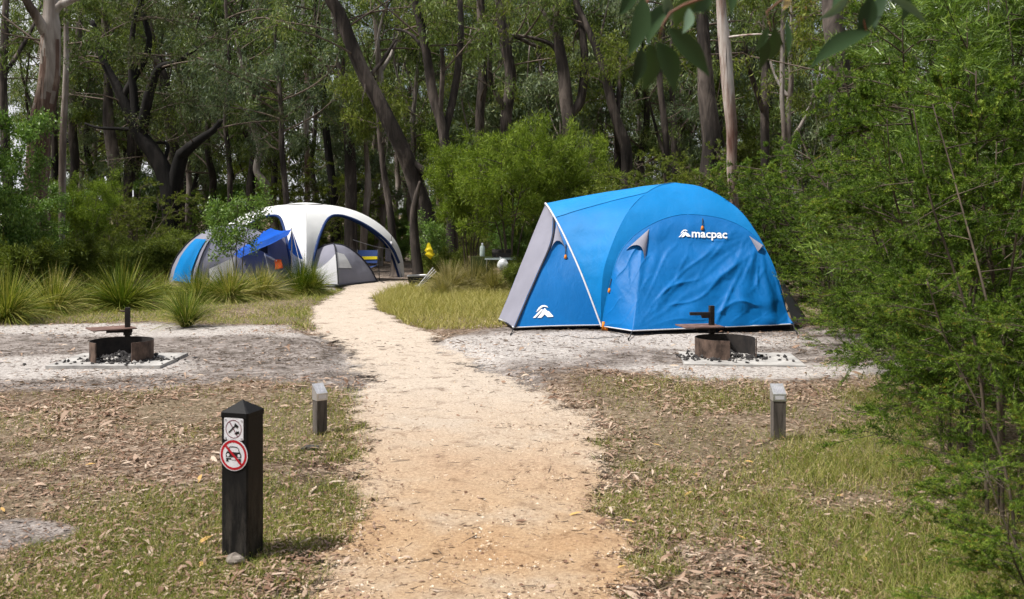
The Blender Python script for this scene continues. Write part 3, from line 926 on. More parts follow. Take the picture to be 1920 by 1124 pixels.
SH_O = np.array([-5.07, 24.4])
SH_C = [np.array(c) for c in ((-4.54, 22.0), (-2.69, 24.9), (-5.59, 26.75), (-7.44, 23.85))]
shelter = thing('dome_shelter', 'white open-sided dome shelter with navy edged arches, behind the small grey tent', 'shelter', (-5.07, 24.4, 0))
sprof = catmull([(1.0, 0.0), (.985, .42), (.93, .82), (.84, 1.12), (.72, 1.38), (.56, 1.6), (.36, 1.75), (.16, 1.81), (0, 1.83)], 60)
sp4 = dome_poles(SH_O, SH_C, sprof)
TT = np.linspace(0, 1, 60)
canopy = MB()
edges = []
for i in range(4):
    a, b = sp4[i], sp4[(i + 1) % 4]
    cols, edge = [], []
    for p in np.linspace(0, 1, 41):
        u = abs(2 * p - 1)
        wide = (0.92, 0.86, 0.86, 0.74)[i]
        t0 = 0.0 if u > wide else 0.70 * (1 - (u / wide) ** 2.3) ** 0.5
        ts = np.linspace(max(t0, 0.0), 1, 26)
        ca_ = np.stack([np.interp(ts, TT, a[:, k] * (1 - p) + b[:, k] * p) for k in range(3)], 1)
        cols.append(ca_)
        edge.append(ca_[0])
    g = np.stack(cols, 0)
    g[..., 2] += (fbm(g[..., 0] * 2, g[..., 1] * 2, g[..., 2] * 2, 70 + i, 3) - .5) * 0.03
    canopy.grid(g)
    edges.append(np.array(edge)[2:-2])
canopy.build('canopy', M['white_fabric'], shelter)
for e in edges:
    strand('arch_binding', resample(e, 48), 0.035, M['navy'], shelter)
for p in sp4:
    strand('leg_pole', (p[:40] - [*SH_O, 0]) * (.975, .975, 1) + [*SH_O, 0], 0.014, M['cord'], shelter)
vc = MB()
ang_ = np.linspace(0, 2 * math.pi, 25)
vc.grid(np.stack([np.stack([SH_O[0] + r * np.cos(ang_), SH_O[1] + r * np.sin(ang_), np.full(25, z)], 1) for r, z in ((0.02, 1.86), (0.2, 1.85), (0.42, 1.825))], 0))
vc.build('vent_cap', M['white_fabric'], shelter)
strand('clothes_line', [P(662, 450, 24.9), P(700, 462, 24.7), P(733, 468, 24.8)], 0.008, M['piping'], shelter)

lan = thing('lantern', 'small white lantern hanging under the white shelter arch', 'lantern', P(733.5, 460, 24.7))
m = MB(); m.sphere(P(733.5, 458, 24.7), 0.05, 0, 8, (1, 1, 1.3)); m.build('globe', M['sign_white'], lan)
m = MB(); m.tube([P(735, 436, 24.75), P(733.5, 453, 24.7)], 0.006, 5); m.build('hanging_cord', M['cord'], lan)
tw = thing('hung_towel', 'grey towel hanging on the line inside the white shelter', 'towel', P(728, 490, 24.8))
m = MB()
gx_, gzv = np.meshgrid(np.linspace(0, 1, 10), np.linspace(0, 1, 12), indexing='ij')
pt0, pt1 = P(722.5, 466, 24.8), P(733, 466, 24.8)
g = pt0 + gx_[..., None] * (pt1 - pt0) + gzv[..., None] * np.array([0, 0, -0.33])
g[..., 1] += 0.03 * np.sin(gx_ * 14) * gzv
m.grid(g); m.build('cloth', M['grey_fabric'], tw)

# ------------------------------------------------------------------ small grey tent in front of the shelter
st = thing('small_tent', 'small grey two person tent with a pale window panel at the path end', 'tent', (-4.07, 22.7, 0))
so = np.array([-4.07, 22.72])
sc_ = [np.array(c) for c in ((-3.79, 21.75), (-3.1, 23.0), (-4.35, 23.7), (-5.0, 22.4))]
sprf = catmull([(1.0, 0.0), (.86, .27), (.68, .52), (.48, .71), (.24, .85), (0, .9)], 34)
sps = dome_poles(so, sc_, sprf)
m = MB(); g0 = ruled(sps[0], sps[1], 30, 0.0, (0.5, -0.8, 0), 0.06, 81); m.grid(g0); m.build('fly_end', M['grey_fabric'], st)
m = MB(); m.grid(ruled(sps[3], sps[0], 24, 0.0, (-.5, -.8, 0), 0.05, 82)); m.build('porch', M['grey_fabric'], st)
m = MB(); m.grid(ruled(sps[1], sps[2], 16)); m.grid(ruled(sps[2], sps[3], 16)); m.build('fly_back', M['grey_fabric'], st)
gp = ruled(sps[3], sps[0], 24, 0.0, (-.5, -.8, 0), 0.05, 82)
m = MB()
wt = [gp[i, 23 - int(round((1 - i / 20) * 21)):24] for i in range(0, 21)]
rows_w = np.stack([resample(q_, 10) if len(q_) > 1 else np.repeat(q_, 10, 0) for q_ in wt], 0) + np.array([-.012, -.02, .004])
m.grid(rows_w); m.build('porch_corner', M['light_fabric'], st)
BV = bvh_of([g0, gp])
m = MB()
a = np.array([on(BV, x, y, 0.03) for x, y in ((629, 473), (631, 488), (634, 503))]); b = np.array([on(BV, x, y, 0.03) for x, y in ((645, 477), (653, 489), (660, 503))])
m.grid(ruled(resample(a, 10), resample(b, 10), 10)); m.build('window_panel', M['light_fabric'], st)
for p in (sps[0], sps[1], sps[3]):
    strand('pole_sleeve', p + (0, -.015, .008), 0.016, M['dark_fabric'], st)
strand('hem', [sc_[3].tolist() + [.02], sc_[0].tolist() + [.02], sc_[1].tolist() + [.02]], 0.03, M['dark_fabric'], st)
strand('guy_rope', [np.array([-3.1, 23.0, .05]), np.array([-2.9, 22.7, .01])], 0.008, M['cord'], st)

# ------------------------------------------------------------------ grey and blue tent at the tussocks, with blue awning
lt = thing('grey_blue_tent', 'grey dome tent with a bright blue end panel, behind the young gum', 'tent', (-6.6, 23.0, 0))
lo = np.array([-6.55, 23.4])
lc = [np.array(c) for c in ((-6.9, 21.7), (-5.0, 22.9), (-6.1, 25.1), (-8.05, 23.3))]
lprf = catmull([(1.0, 0.0), (.93, .38), (.8, .72), (.6, 1.02), (.34, 1.24), (0, 1.33)], 34)
lps = dome_poles(lo, lc, lprf)
m = MB(); m.grid(ruled(lps[0], lps[1], 26, 0, (.4, -.9, 0), .07, 85)); m.grid(ruled(lps[1], lps[2], 12)); m.grid(ruled(lps[2], lps[3], 12)); m.build('fly_sheet', M['grey_fabric'], lt)
gl = ruled(lps[3], lps[0], 26, 0, (-.5, -.9, 0), .07, 86)
m = MB(); m.grid(gl); m.build('fly_end', M['grey_fabric'], lt)
BV = bvh_of([gl])
ge = gl[1:21, 5:22].copy(); ge[..., 1] -= .02 + .05 * fbm(ge[..., 0] * 5, ge[..., 1] * 3, ge[..., 2] * 5, 88, 3)
m = MB(); m.grid(ge + np.array([-.012, -.016, 0])); m.build('end_panel', M['blue'], lt)
for p in (lps[0], lps[1], lps[3]):
    strand('pole_sleeve', p + (0, -.015, .008), 0.014, M['dark_fabric'], lt)
m = MB()
e0, e1 = P(392, 505, 21.9), P(440, 482, 21.9)
m.grid(ruled(resample(np.array([e0, e1]), 12), resample(np.array([e0 + (0.05, -.1, -.3), e1 + (0, -.1, -.42)]), 12), 6)); m.build('porch_flap', M['light_fabric'], lt)

aw = thing('tarp_awning', 'royal blue tarp awning on a silver pole, left of the white shelter', 'awning', P(547, 537, 21.4) * (1, 1, 0))
pk = P(547, 430, 21.4)
def cloth(name, a, b, c, d, mat, par, seed=0, n=14, wr=0.06, sag=0.05):
    m = MB()
    m.grid(ruled(resample(np.array([a, b]), n), resample(np.array([d, c]), n), n, sag, None, wr, seed))
    return m.build(name, mat, par)
cloth('tarp', pk, P(438, 478, 21.7), P(452, 452, 23.4), P(508, 428, 23.2), M['royal'], aw, 3)
cloth('tarp_front', pk + (0, -.01, 0), P(540, 442, 21.35), P(449, 485, 21.5), P(438, 477, 21.6), M['royal'], aw, 4, sag=0.0)
cloth('tarp_wing', pk, P(568, 487, 21.9), P(541, 466, 21.5), P(541, 452, 21.45), M['royal'], aw, 5)
cloth('back_wall', P(500, 440, 22.9), P(545, 446, 22.6), P(548, 520, 22.6), P(495, 520, 22.9), M['grey_fabric'], aw, 6)
cloth('painted_shade', P(452, 478, 22.6), P(502, 452, 22.8), P(502, 525, 22.8), P(452, 525, 22.6), M['dark_fabric'], aw, 7)  # dark sheet standing in for the shade under the tarp
strand('awning_pole', [pk + (0, 0, .02), P(547, 537, 21.4) * (1, 1, 0)], 0.012, M['steel'], aw)
strand('guy_rope', [pk, G(575, 547)], 0.006, M['piping'], aw)
strand('guy_rope', [P(496, 475, 21.6), P(512, 512, 21.3) * (1, 1, 0)], 0.008, M['piping'], aw)
sh = thing('camp_shovel', 'orange bladed camp shovel with a white shaft, leaning under the blue awning', 'shovel', P(522, 505, 21.6))
m = MB(); m.tube([P(496, 478, 21.9), P(519, 490, 21.65)], 0.02, 6); m.build('shaft', M['piping'], sh)
m = MB(); g = ruled(resample(np.array([P(515, 487, 21.65), P(516, 506, 21.6)]), 8), resample(np.array([P(527, 487, 21.6), P(531, 503, 21.55)]), 8), 8, .05, (0, .5, 0)); m.grid(g); m.build('blade', M['red_orange'], sh)

# camp chair beside the small tent
ch = thing('camp_chair', 'navy folding camp chair with a yellow band across its back', 'chair', P(690, 520, 23.3) * (1, 1, 0))
c0 = P(689, 520, 23.3) * (1, 1, 0)
m = MB()
g = ruled(resample(np.array([c0 + (-.3, .2, .42), c0 + (-.28, .3, .72)]), 8), resample(np.array([c0 + (.2, .2, .42), c0 + (.2, .3, .72)]), 8), 8, .05, (0, 1, 0)); m.grid(g); m.build('backrest', M['navy'], ch)
m = MB(); m.grid(ruled(resample(np.array([c0 + (-.3, .24, .5), c0 + (-.3, .25, .57)]), 3), resample(np.array([c0 + (.2, .24, .51), c0 + (.2, .25, .58)]), 3), 8, .05, (0, 1, 0)) + np.array([0, -.03, 0])); m.build('band', M['yellow'], ch)
m = MB(); m.grid(ruled(resample(np.array([c0 + (-.28, -.2, .36), c0 + (-.3, .2, .38)]), 6), resample(np.array([c0 + (.2, -.2, .36), c0 + (.2, .2, .38)]), 6), 8, .04)); m.build('seat', M['navy'], ch)
for (x0, y0, x1, y1, z1) in ((-.3, -.22, .2, -.22, .37), (.25, -.2, -.28, -.22, .37), (-.3, .24, -.28, .3, .74), (.25, .24, .2, .3, .74)):
    strand('leg', [c0 + (x0, y0, 0), c0 + (x1, y1, z1)], 0.011, M['cord'], ch)

# ------------------------------------------------------------------ small camp clutter by the bushes
yb = thing('yellow_bag', 'bright yellow plastic bag hanging from a bush by the path', 'bag', P(802, 492, 19.6))
m = MB()
top, n = P(803, 456, 19.6), 12
th = np.linspace(0, 2 * math.pi, 15)
prof_b = [(0.01, 0), (0.03, -.045), (0.04, -.1), (0.085, -.165), (0.065, -.22), (0.1, -.275), (0.055, -.33), (.015, -.36)]
rings = [top + .85 * np.stack([r * np.cos(th) * (1 + .35 * np.sin(5 * th + 2.3 * i) + .2 * np.sin(2 * th + 1.1 * i)), .5 * r * np.sin(th), np.full(15, z) + 0.02 * np.cos(2 * th + i)], 1) + (0.006 * i, 0, 0) for i, (r, z) in enumerate(prof_b)]
m.grid(np.stack(rings, 0)); m.build('bag_body', M['yellow'], yb, smooth=False)
strand('bag_tie', [top, P(800, 449, 19.7), P(790, 444, 19.8)], 0.004, M['cord'], yb)
tr = thing('camp_trolley', 'black camp trolley with pale folded handles beside the yellow bag', 'trolley', P(786, 520, 20.5) * (1, 1, 0))
c0 = P(784, 520, 21.0) * (1, 1, 0)
m = MB(); m.box(c0 + (0, 0, .2), (.36, .3, .14), taper=1.15); m.build('tub', M['cord'], tr, smooth=False)
m = MB(); m.tube([c0 + (-.21, -.18, .28), c0 + (.21, -.18, .29), c0 + (.21, .17, .29), c0 + (-.21, .17, .28), c0 + (-.21, -.18, .28)], .012, 5); m.build('rim', M['steel'], tr)
for k in range(3):
    strand('handle', [c0 + (.02 + .03 * k, -.3, .08), c0 + (.33 + .03 * k, -.2 + .05 * k, .46 - .04 * k)], .009, M['piping'], tr)
for x in (-.13, .12):
    m = MB(); m.tube([c0 + (x, -.17, .07), c0 + (x, -.12, .07)], .065, 12); m.build('wheel', M['cord'], tr)
m = MB(); m.sphere(c0 + (.03, -.32, .07), .07, 0, 8, (1.2, .6, .6), .3, 4); m.build('white_hub', M['bag_plastic'], tr)

tb = thing('camp_table', 'low folding camp table half hidden by bushes behind the blue tent', 'table', P(938, 510, 20.5) * (1, 1, 0))
c0 = P(938, 510, 20.2) * (1, 1, 0)
m = MB(); m.box(c0 + (0, 0, .68), (.62, .45, .035)); m.build('tabletop', M['table_top'], tb, smooth=False)
for x in (-.27, .27):
    for y in (-.19, .19):
        strand('leg', [c0 + (x, y, .67), c0 + (x * 1.05, y, 0)], .013, M['steel'], tb)
stv = thing('camp_stove', 'flat dark camp stove standing on the folding table', 'stove', c0 + (0.03, 0, .7))
m = MB(); m.box(c0 + (.03, .05, .745), (.4, .28, .08), taper=.95); m.build('body', M['soot'], stv, smooth=False)
m = MB(); g = ruled(resample(np.array([c0 + (-.17, .2, .785), c0 + (.23, .2, .785)]), 4), resample(np.array([c0 + (-.17, .3, .86), c0 + (.23, .3, .86)]), 4), 4); m.grid(g); m.build('lid', M['soot'], stv)
bo = thing('water_bottle', 'pale green plastic bottle with a white cap among the grass tips', 'bottle', P(904, 510, 20.6) * (1, 1, 0) + (0, 0, .5))
c1 = P(904.5, 481, 20.2)
m = MB()
prb = [(0.0, 0), (.05, .0), (.052, .02), (.052, .17), (.045, .2), (.02, .225), (.018, .24)]
m.grid(np.stack([c1 + np.stack([r * np.cos(th), r * np.sin(th), np.full(15, z)], 1) for r, z in prb], 0)); m.build('bottle_body', M['clear_plastic'], bo)
m = MB(); m.tube([c1 + (0, 0, .235), c1 + (0, 0, .27)], .02, 10); m.build('cap', M['sign_white'], bo)
crate = thing('storage_crate', 'green plastic crate holding the pale bottle, mostly hidden in grass', 'crate', c1 * (1, 1, 0))
m = MB(); m.box(c1 * (1, 1, 0) + (0, 0, c1[2] / 2), (.42, .34, c1[2] - .004), taper=1.06); m.build('tub', M['dark_leaf'], crate, smooth=False)
wb = thing('white_bag', 'white plastic bag hanging from the edge of the camp table', 'bag', P(943, 508, 19.9))
m = MB(); m.sphere(P(943, 497, 19.85), .11, 0, 12, (1.0, .7, 1.0), .35, 9); m.build('bag_body', M['bag_plastic'], wb)
m = MB(); m.tube([P(940, 489, 19.87), P(937, 482, 19.95), P(946, 489, 19.87)], .01, 5); m.build('handle', M['bag_plastic'], wb)

# ------------------------------------------------------------------ fire pits
def fire_pit(label, c, rot, slab_rot, slab_size, slab_c, plate_ang, arm, group='campfire pits with swivel plates'):
    root = thing('fire_pit', label, 'fire pit', (c[0], c[1], 0), group)
    z0 = 0.03
    m = MB()
    sx, sy = slab_size
    m.box((slab_c[0], slab_c[1], z0 / 2 - .03), (sx, sy, z0 + .06), rz=slab_rot, taper=.992)
    m.build('concrete_slab', M['concrete'], root, smooth=False)
    # ring wall: C shape, opening towards the camera side, cheeks turned in
    R, H, th_ = .325, .205, .008
    gap = math.radians(46)
    a = np.linspace(-math.pi / 2 + gap + rot, 1.5 * math.pi - gap + rot, 40)
    def wall(R):
        return np.stack([np.stack([c[0] + R * np.cos(a), c[1] + R * np.sin(a), np.full(40, z)], 1) for z in (z0, z0 + H)], 1)
    o, i = wall(R), wall(R - th_)
    m = MB(); m.grid(o, 0); m.build('ring_wall', M['rust'], root)
    m = MB(); m.grid(i, 0, flip=True); m.grid(np.stack([o[:, 1], i[:, 1]], 1), 0)
    for k in (0, -1):
        m.grid(np.stack([o[k], i[k]], 0), 0)
    m.build('ring_lining', M['soot'], root)
    for k in (0, -1):
        # straight cheek plates each side of the opening
        e = o[k, 0].copy()
        d = np.array([math.cos(a[k] + (math.pi / 2 if k == 0 else -math.pi / 2)), math.sin(a[k] + (math.pi / 2 if k == 0 else -math.pi / 2))])
        mid = e[:2] - d * 0.04
        m = MB(); m.box((mid[0] + .012 * math.cos(a[k]), mid[1] + .012 * math.sin(a[k]), z0 + H / 2), (.1, .012, H + .006), rz=math.atan2(d[1], d[0])); m.build('cheek_plate', M['rust'], root, smooth=False)
    # post, plate, arm
    pa = math.pi / 2 + rot * 0.3 + plate_ang[1]
    pp = np.array([c[0] + (R + .03) * math.cos(pa), c[1] + (R + .03) * math.sin(pa)])
    m = MB(); m.box((pp[0], pp[1], z0 + .26), (.052, .052, .52), rz=.2); m.build('post', M['soot'], root, smooth=False)
    pl = pp + np.array([math.cos(plate_ang[0]), math.sin(plate_ang[0])]) * plate_ang[2]
    zc = z0 + .295
    m = MB(); m.box((pl[0], pl[1], zc), (.46, .36, .012), rz=plate_ang[3]); m.build('hot_plate', M['plate_iron'], root, smooth=False)
    m = MB(); m.box(((pl[0] + pp[0]) / 2, (pl[1] + pp[1]) / 2, zc - .03), (np.linalg.norm(pl - pp) + .1, .04, .04), rz=math.atan2(pl[1] - pp[1], pl[0] - pp[0])); m.build('plate_arm', M['soot'], root, smooth=False)
    m = MB(); m.tube([(pp[0], pp[1], zc - .08), (pp[0], pp[1], zc + .0)], .045, 12); m.build('collar', M['soot'], root)
    if arm == 'grate':
        m = MB()
        e = pp + np.array([-.24, -.02])
        m.box(((pp[0] + e[0]) / 2, (pp[1] + e[1]) / 2, z0 + .43), (.26, .035, .035), rz=.05)
        m.box((pp[0] - .06, pp[1] - .005, z0 + .405), (.1, .035, .05), rz=.05, taper=1.3)
        m.build('grate_arm', M['soot'], root, smooth=False)
    else:
        m = MB(); m.tube([(pp[0], pp[1], z0 + .47), (pp[0] - .08, pp[1] - .03, z0 + .49)], .011, 6); m.build('handle', M['rust'], root)
    # charcoal: each lump a few facets, one heap
    rng = np.random.default_rng(int(abs(c[0]) * 100))
    m = MB()
    n = 420
    rad = np.abs(rng.normal(0, .2, n)); an = rng.uniform(0, 6.28, n)
    off = np.array([0.02, -.1]) if arm != 'grate' else np.array([-.04, -.12])
    for k in range(n):
        x, y = c[0] + off[0] + rad[k] * math.cos(an[k]) * 1.5, c[1] + off[1] + rad[k] * math.sin(an[k]) * .8
        s = rng.uniform(.008, .024) * (1.6 if rad[k] < .12 else 1)
        v = unit(rng.normal(size=(6, 3))) * s * rng.uniform(.7, 1.5, (1, 3))
        v = np.array([(1, 0, 0), (-1, 0, 0), (0, 1, 0), (0, -1, 0), (0, 0, .7), (0, 0, -.7)]) * s * rng.uniform(.7, 1.7, (1, 3)) + rng.normal(0, s * .15, (6, 3))
        zz = z0 + s * .5 + max(0, .06 - rad[k] * .3) * rng.uniform(0, 1)
        m.add(v + (x, y, zz), [(0, 2, 4), (2, 1, 4), (1, 3, 4), (3, 0, 4), (2, 0, 5), (1, 2, 5), (3, 1, 5), (0, 3, 5)], 1 if rng.random() < .12 else 0)
    h = m.build('charcoal_heap', [M['charcoal'], M['ash']], None, smooth=False)
    return root, h

fl, h1 = fire_pit('rusty steel fire pit on a square slab, on the open sand left of the path', (-4.2, 10.72), math.radians(6), .02, (1.18, .95), (-4.22, 10.72), (math.radians(195), math.radians(10), .17, .62), 'handle')
tag(h1, 'charcoal and ash heaped in the fire pit left of the path', kind='stuff')
fr_, h2 = fire_pit('rusty steel fire pit on a slab in front of the blue tent', (2.34, 10.95), math.radians(28), -.10, (1.25, .95), (2.46, 10.78), (math.radians(200), math.radians(4), .15, .18), 'grate')
tag(h2, 'black charcoal spread round the fire pit before the blue tent', kind='stuff')

# ------------------------------------------------------------------ black sign bollard
BF = np.array([-1.222, 4.6]); bs_, phi = .142, math.radians(17.4)
ex, ey = np.array([-math.cos(phi), math.sin(phi)]), np.array([math.sin(phi), math.cos(phi)])   # along sign face, along right face
bc = BF + (ex + ey) * bs_ / 2
bol = thing('sign_bollard', 'black square bollard with two prohibition signs, left of the path', 'bollard', (bc[0], bc[1], 0))
m = MB()
def ring(s, z, b=.008):
    h = s / 2
    pts = []
    for sx, sy in ((-1, -1), (1, -1), (1, 1), (-1, 1)):
        for k in ((1, 0) if sx * sy > 0 else (0, 1)):
            u, v = sx * (h - (b if k == 0 else 0)), sy * (h - (0 if k == 0 else b))
            pts.append((u, v))
    return np.array([(*(bc + ex * u * -1 + ey * v), z) for u, v in pts])
rs = [ring(bs_, -.1), ring(bs_, .25), ring(bs_, .645), ring(bs_ + .003, .65)]
g = np.stack([np.vstack([r, r[:1]]) for r in rs], 0)
m.grid(g); m.build('post', M['black_plastic'], bol, smooth=False)
m = MB()
r0, r1 = ring(bs_ + .006, .648), ring(bs_ + .006, .672)
m.grid(np.stack([np.vstack([r, r[:1]]) for r in (r0, r1)], 0))
ap = np.array([*bc, .722])
base = m.n
m.add(np.vstack([r1, [ap]]), [(i, (i + 1) % 8, 8) for i in range(8)])
m.build('cap', M['black_plastic'], bol, smooth=False)
fc = BF + ex * bs_ / 2                      # middle of the sign face
fn = -ey                                    # outward
def on_face(u, z, lift):
    q_ = fc - ex * u + fn * lift
    return (q_[0], q_[1], z)
def flat(name, polys, lift, mat, parent, z0=0.0, thick=0.0):
    m = MB()
    for poly in polys:
        v = np.array([on_face(u, z0 + z, lift) for u, z in poly])
        n = len(v)
        m.add(v, [tuple(range(n))])
        if thick:
            bk = np.array([on_face(u, z0 + z, lift - thick) for u, z in poly])
            m.add(np.vstack([v, bk]), [(i, (i + 1) % n, n + (i + 1) % n, n + i) for i in range(n)])
    return m.build(name, mat, parent, smooth=False)
def disc(r, n=40, cx=0, cz=0):
    return [(cx + r * math.cos(t), cz + r * math.sin(t)) for t in np.linspace(0, 2 * math.pi, n, endpoint=False)]
def annulus(r0, r1, n=40):
    t = np.linspace(0, 2 * math.pi, n + 1)
    return [[(r0 * math.cos(a), r0 * math.sin(a)), (r1 * math.cos(a), r1 * math.sin(a)), (r1 * math.cos(b), r1 * math.sin(b)), (r0 * math.cos(b), r0 * math.sin(b))] for a, b in zip(t[:-1], t[1:])]
def bar(x0, z0, x1, z1, w):
    d = np.array([x1 - x0, z1 - z0]); d = d / np.linalg.norm(d); n = np.array([-d[1], d[0]]) * w / 2
    return [(x0 - n[0], z0 - n[1]), (x1 - n[0], z1 - n[1]), (x1 + n[0], z1 + n[1]), (x0 + n[0], z0 + n[1])]
ZS, ZC = .598, .478
h = .051
rc = []
for cx, cz, a0 in ((h - .006, h - .006, 0), (-h + .006, h - .006, 90), (-h + .006, -h + .006, 180), (h - .006, -h + .006, 270)):
    rc += [(cx + .006 * math.cos(math.radians(a0 + q)), cz + .006 * math.sin(math.radians(a0 + q))) for q in (0, 30, 60, 90)]
sq = flat('square_sign', [rc], .004, M['sign_white'], bol, ZS, .003)
sq['label'] = 'square white no wood cutting sign'
flat('ring', annulus(.039, .0425), .0046, M['sign_maroon'], sq, ZS)
flat('slash', [bar(-.022, .034, .022, -.034, .0042)], .0050, M['sign_maroon'], sq, ZS)
flat('axe_symbol', [bar(-.026, -.018, .010, .018, .0065), [(.004, .022), (.010, .029), (.018, .022), (.027, .016), (.020, .005), (.012, .010)]], .0054, M['sign_black'], sq, ZS)
flat('log_symbol', [bar(.006, -.022, .030, -.014, .006), [(.014, -.012), (.018, -.006), (.022, -.011), (.029, -.007), (.031, -.018), (.02, -.022), (.01, -.018)]], .0052, M['sign_black'], sq, ZS)
for sx in (-1, 1):
    for sz in (-1, 1):
        flat('screw', [disc(.0042, 10, sx * .042, sz * .042)], .0062, M['etch'], sq, ZS, .0015)
rd = flat('round_sign', [disc(.0735, 48)], .004, M['sign_white'], bol, ZC, .003)
rd['label'] = 'round red ringed no cars sign'
flat('ring', annulus(.058, .0695, 48), .0047, M['sign_red'], rd, ZC)
t = np.linspace(0, math.pi, 13)
cab_o = [(-.033 , .012)] + [(-.028, .030), (-.022, .037), (-.012, .040), (.012, .040), (.022, .037), (.028, .030)] + [(.033, .012)]
cab_i = [(-.029, .012), (-.025, .028), (-.02, .034), (-.012, .0365), (.012, .0365), (.02, .034), (.025, .028), (.029, .012)]
flat('car_symbol', [[cab_o[i], cab_o[i + 1], cab_i[i + 1], cab_i[i]] for i in range(7)]
     + [[(-.036, .014), (-.041, .002), (-.041, -.010), (.041, -.010), (.041, .002), (.036, .014)],
        [(-.040, -.015), (.040, -.015), (.040, -.021), (-.040, -.021)],
        [(-.039, -.021), (-.028, -.021), (-.028, -.032), (-.039, -.032)], [(.028, -.021), (.039, -.021), (.039, -.032), (.028, -.032)]], .0053, M['sign_black'], rd, ZC)
for sx in (-1, 1):
    flat('headlamp', [disc(.0075, 14, sx * .029, -.001)], .0058, M['sign_white'], rd, ZC)
flat('plate_symbol', [[(-.011, -.012), (.011, -.012), (.011, -.021), (-.011, -.021)]], .0058, M['sign_white'], rd, ZC)
flat('slash', [bar(-.043, .043, .043, -.043, .011)], .0064, M['sign_red'], rd, ZC)
rk = thing('stone', 'pale angular stone at the foot of the black bollard', 'stone', (*G(447, 1052)[:2], 0))
m = MB(); m.sphere(G(449, 1046) * (1, 1, 0) + (0, -.07, .012), .034, 0, 9, (1.2, .8, .9), .5, 3); m.build('rock', M['stone'], rk, smooth=False)
rk = thing('stone', 'dark flat chunk of bark lying before the left site marker', 'bark chunk', (*G(582, 848)[:2], 0))
m = MB(); m.sphere(G(582, 848) + (0, 0, .02), .055, 0, 9, (1.2, .7, .5), .5, 6); m.build('chunk', M['dark_stone'], rk, smooth=False)

# ------------------------------------------------------------------ site marker posts
def marker(label, px, py, w, rz, top_marks):
    g = G(px, py)
    root = thing('site_marker', label, 'marker post', (g[0], g[1], 0), 'campsite marker posts')
    ca_, sa_ = math.cos(rz), math.sin(rz)
    def T(v):
        v = np.asarray(v, float).reshape(-1, 3)
        return np.stack([g[0] + v[:, 0] * ca_ - v[:, 1] * sa_, g[1] + v[:, 0] * sa_ + v[:, 1] * ca_, v[:, 2]], 1)
    hw, dp = w / 2, w * 1.0
    def wedge(x, y0, y1, zb, zf, zk):
        return T([(-x, y0, zb), (x, y0, zb), (x, y1, zb), (-x, y1, zb), (-x, y0, zf), (x, y0, zf), (x, y1, zk), (-x, y1, zk)])
    FB = [(0, 3, 2, 1), (4, 5, 6, 7), (0, 1, 5, 4), (1, 2, 6, 5), (2, 3, 7, 6), (3, 0, 4, 7)]
    m = MB(); m.add(wedge(hw, 0, dp, -.1, .31, .37), FB); m.build('post', M['timber'], root, smooth=False)
    cap = MB(); cap.add(wedge(hw + .003, -.003, dp + .003, .262, .313, .374), FB)
    cp = cap.build('metal_cap', M['aluminium'], root, smooth=False)
    sl = math.atan2(.061, dp + .006)
    def top(u, v, lift=.0012):      # u across, v 0..1 up the slope
        y = -.003 + v * (dp + .006)
        z = .313 + v * .061
        return (u, y - lift * math.sin(sl), z + lift * math.cos(sl))
    m = MB()
    for poly in top_marks:
        m.add(T([top(u * w, v) for u, v in poly]), [tuple(range(len(poly)))])
    m.build('cap_print', M['etch'], cp, smooth=False)
    m = MB()
    m.add(T([(-hw * .75, -.0045, .275), (hw * .75, -.0045, .275), (hw * .75, -.0045, .302), (-hw * .75, -.0045, .302)]), [(0, 1, 2, 3)])
    m.build('front_plate', M['sign_white'], cp, smooth=False)
    # split in the weathered timber
    return root

V, Fs = text_mesh('12', 1.0, 0.02)
V = V - V.min(0); V = V / V[:, :1].max()
marks12 = [[((V[i, 0] - .5) * .62, .14 + V[i, 1] * .9) for i in f] for f in Fs]
marker('grey timber site marker with a metal cap, left of the path behind the bollard', 604, 820, .078, .62, marks12)
rows = [[(x0, v), (x1, v), (x1, v + .05), (x0, v + .05)] for x0, x1, v in ((-.2, .42, .84),)] + [[(-.42, v), (-.3, v), (-.3, v + .07), (-.42, v + .07)] for v in (.2, .45, .7)] + [[(-.18 + .13 * k, .12), (-.12 + .13 * k, .12), (-.12 + .13 * k, .72), (-.18 + .13 * k, .72)] for k in range(5)]
marker('grey timber site marker with a bright metal cap, right of the path by the shrubs', 1462, 822, .088, 0.0, rows)

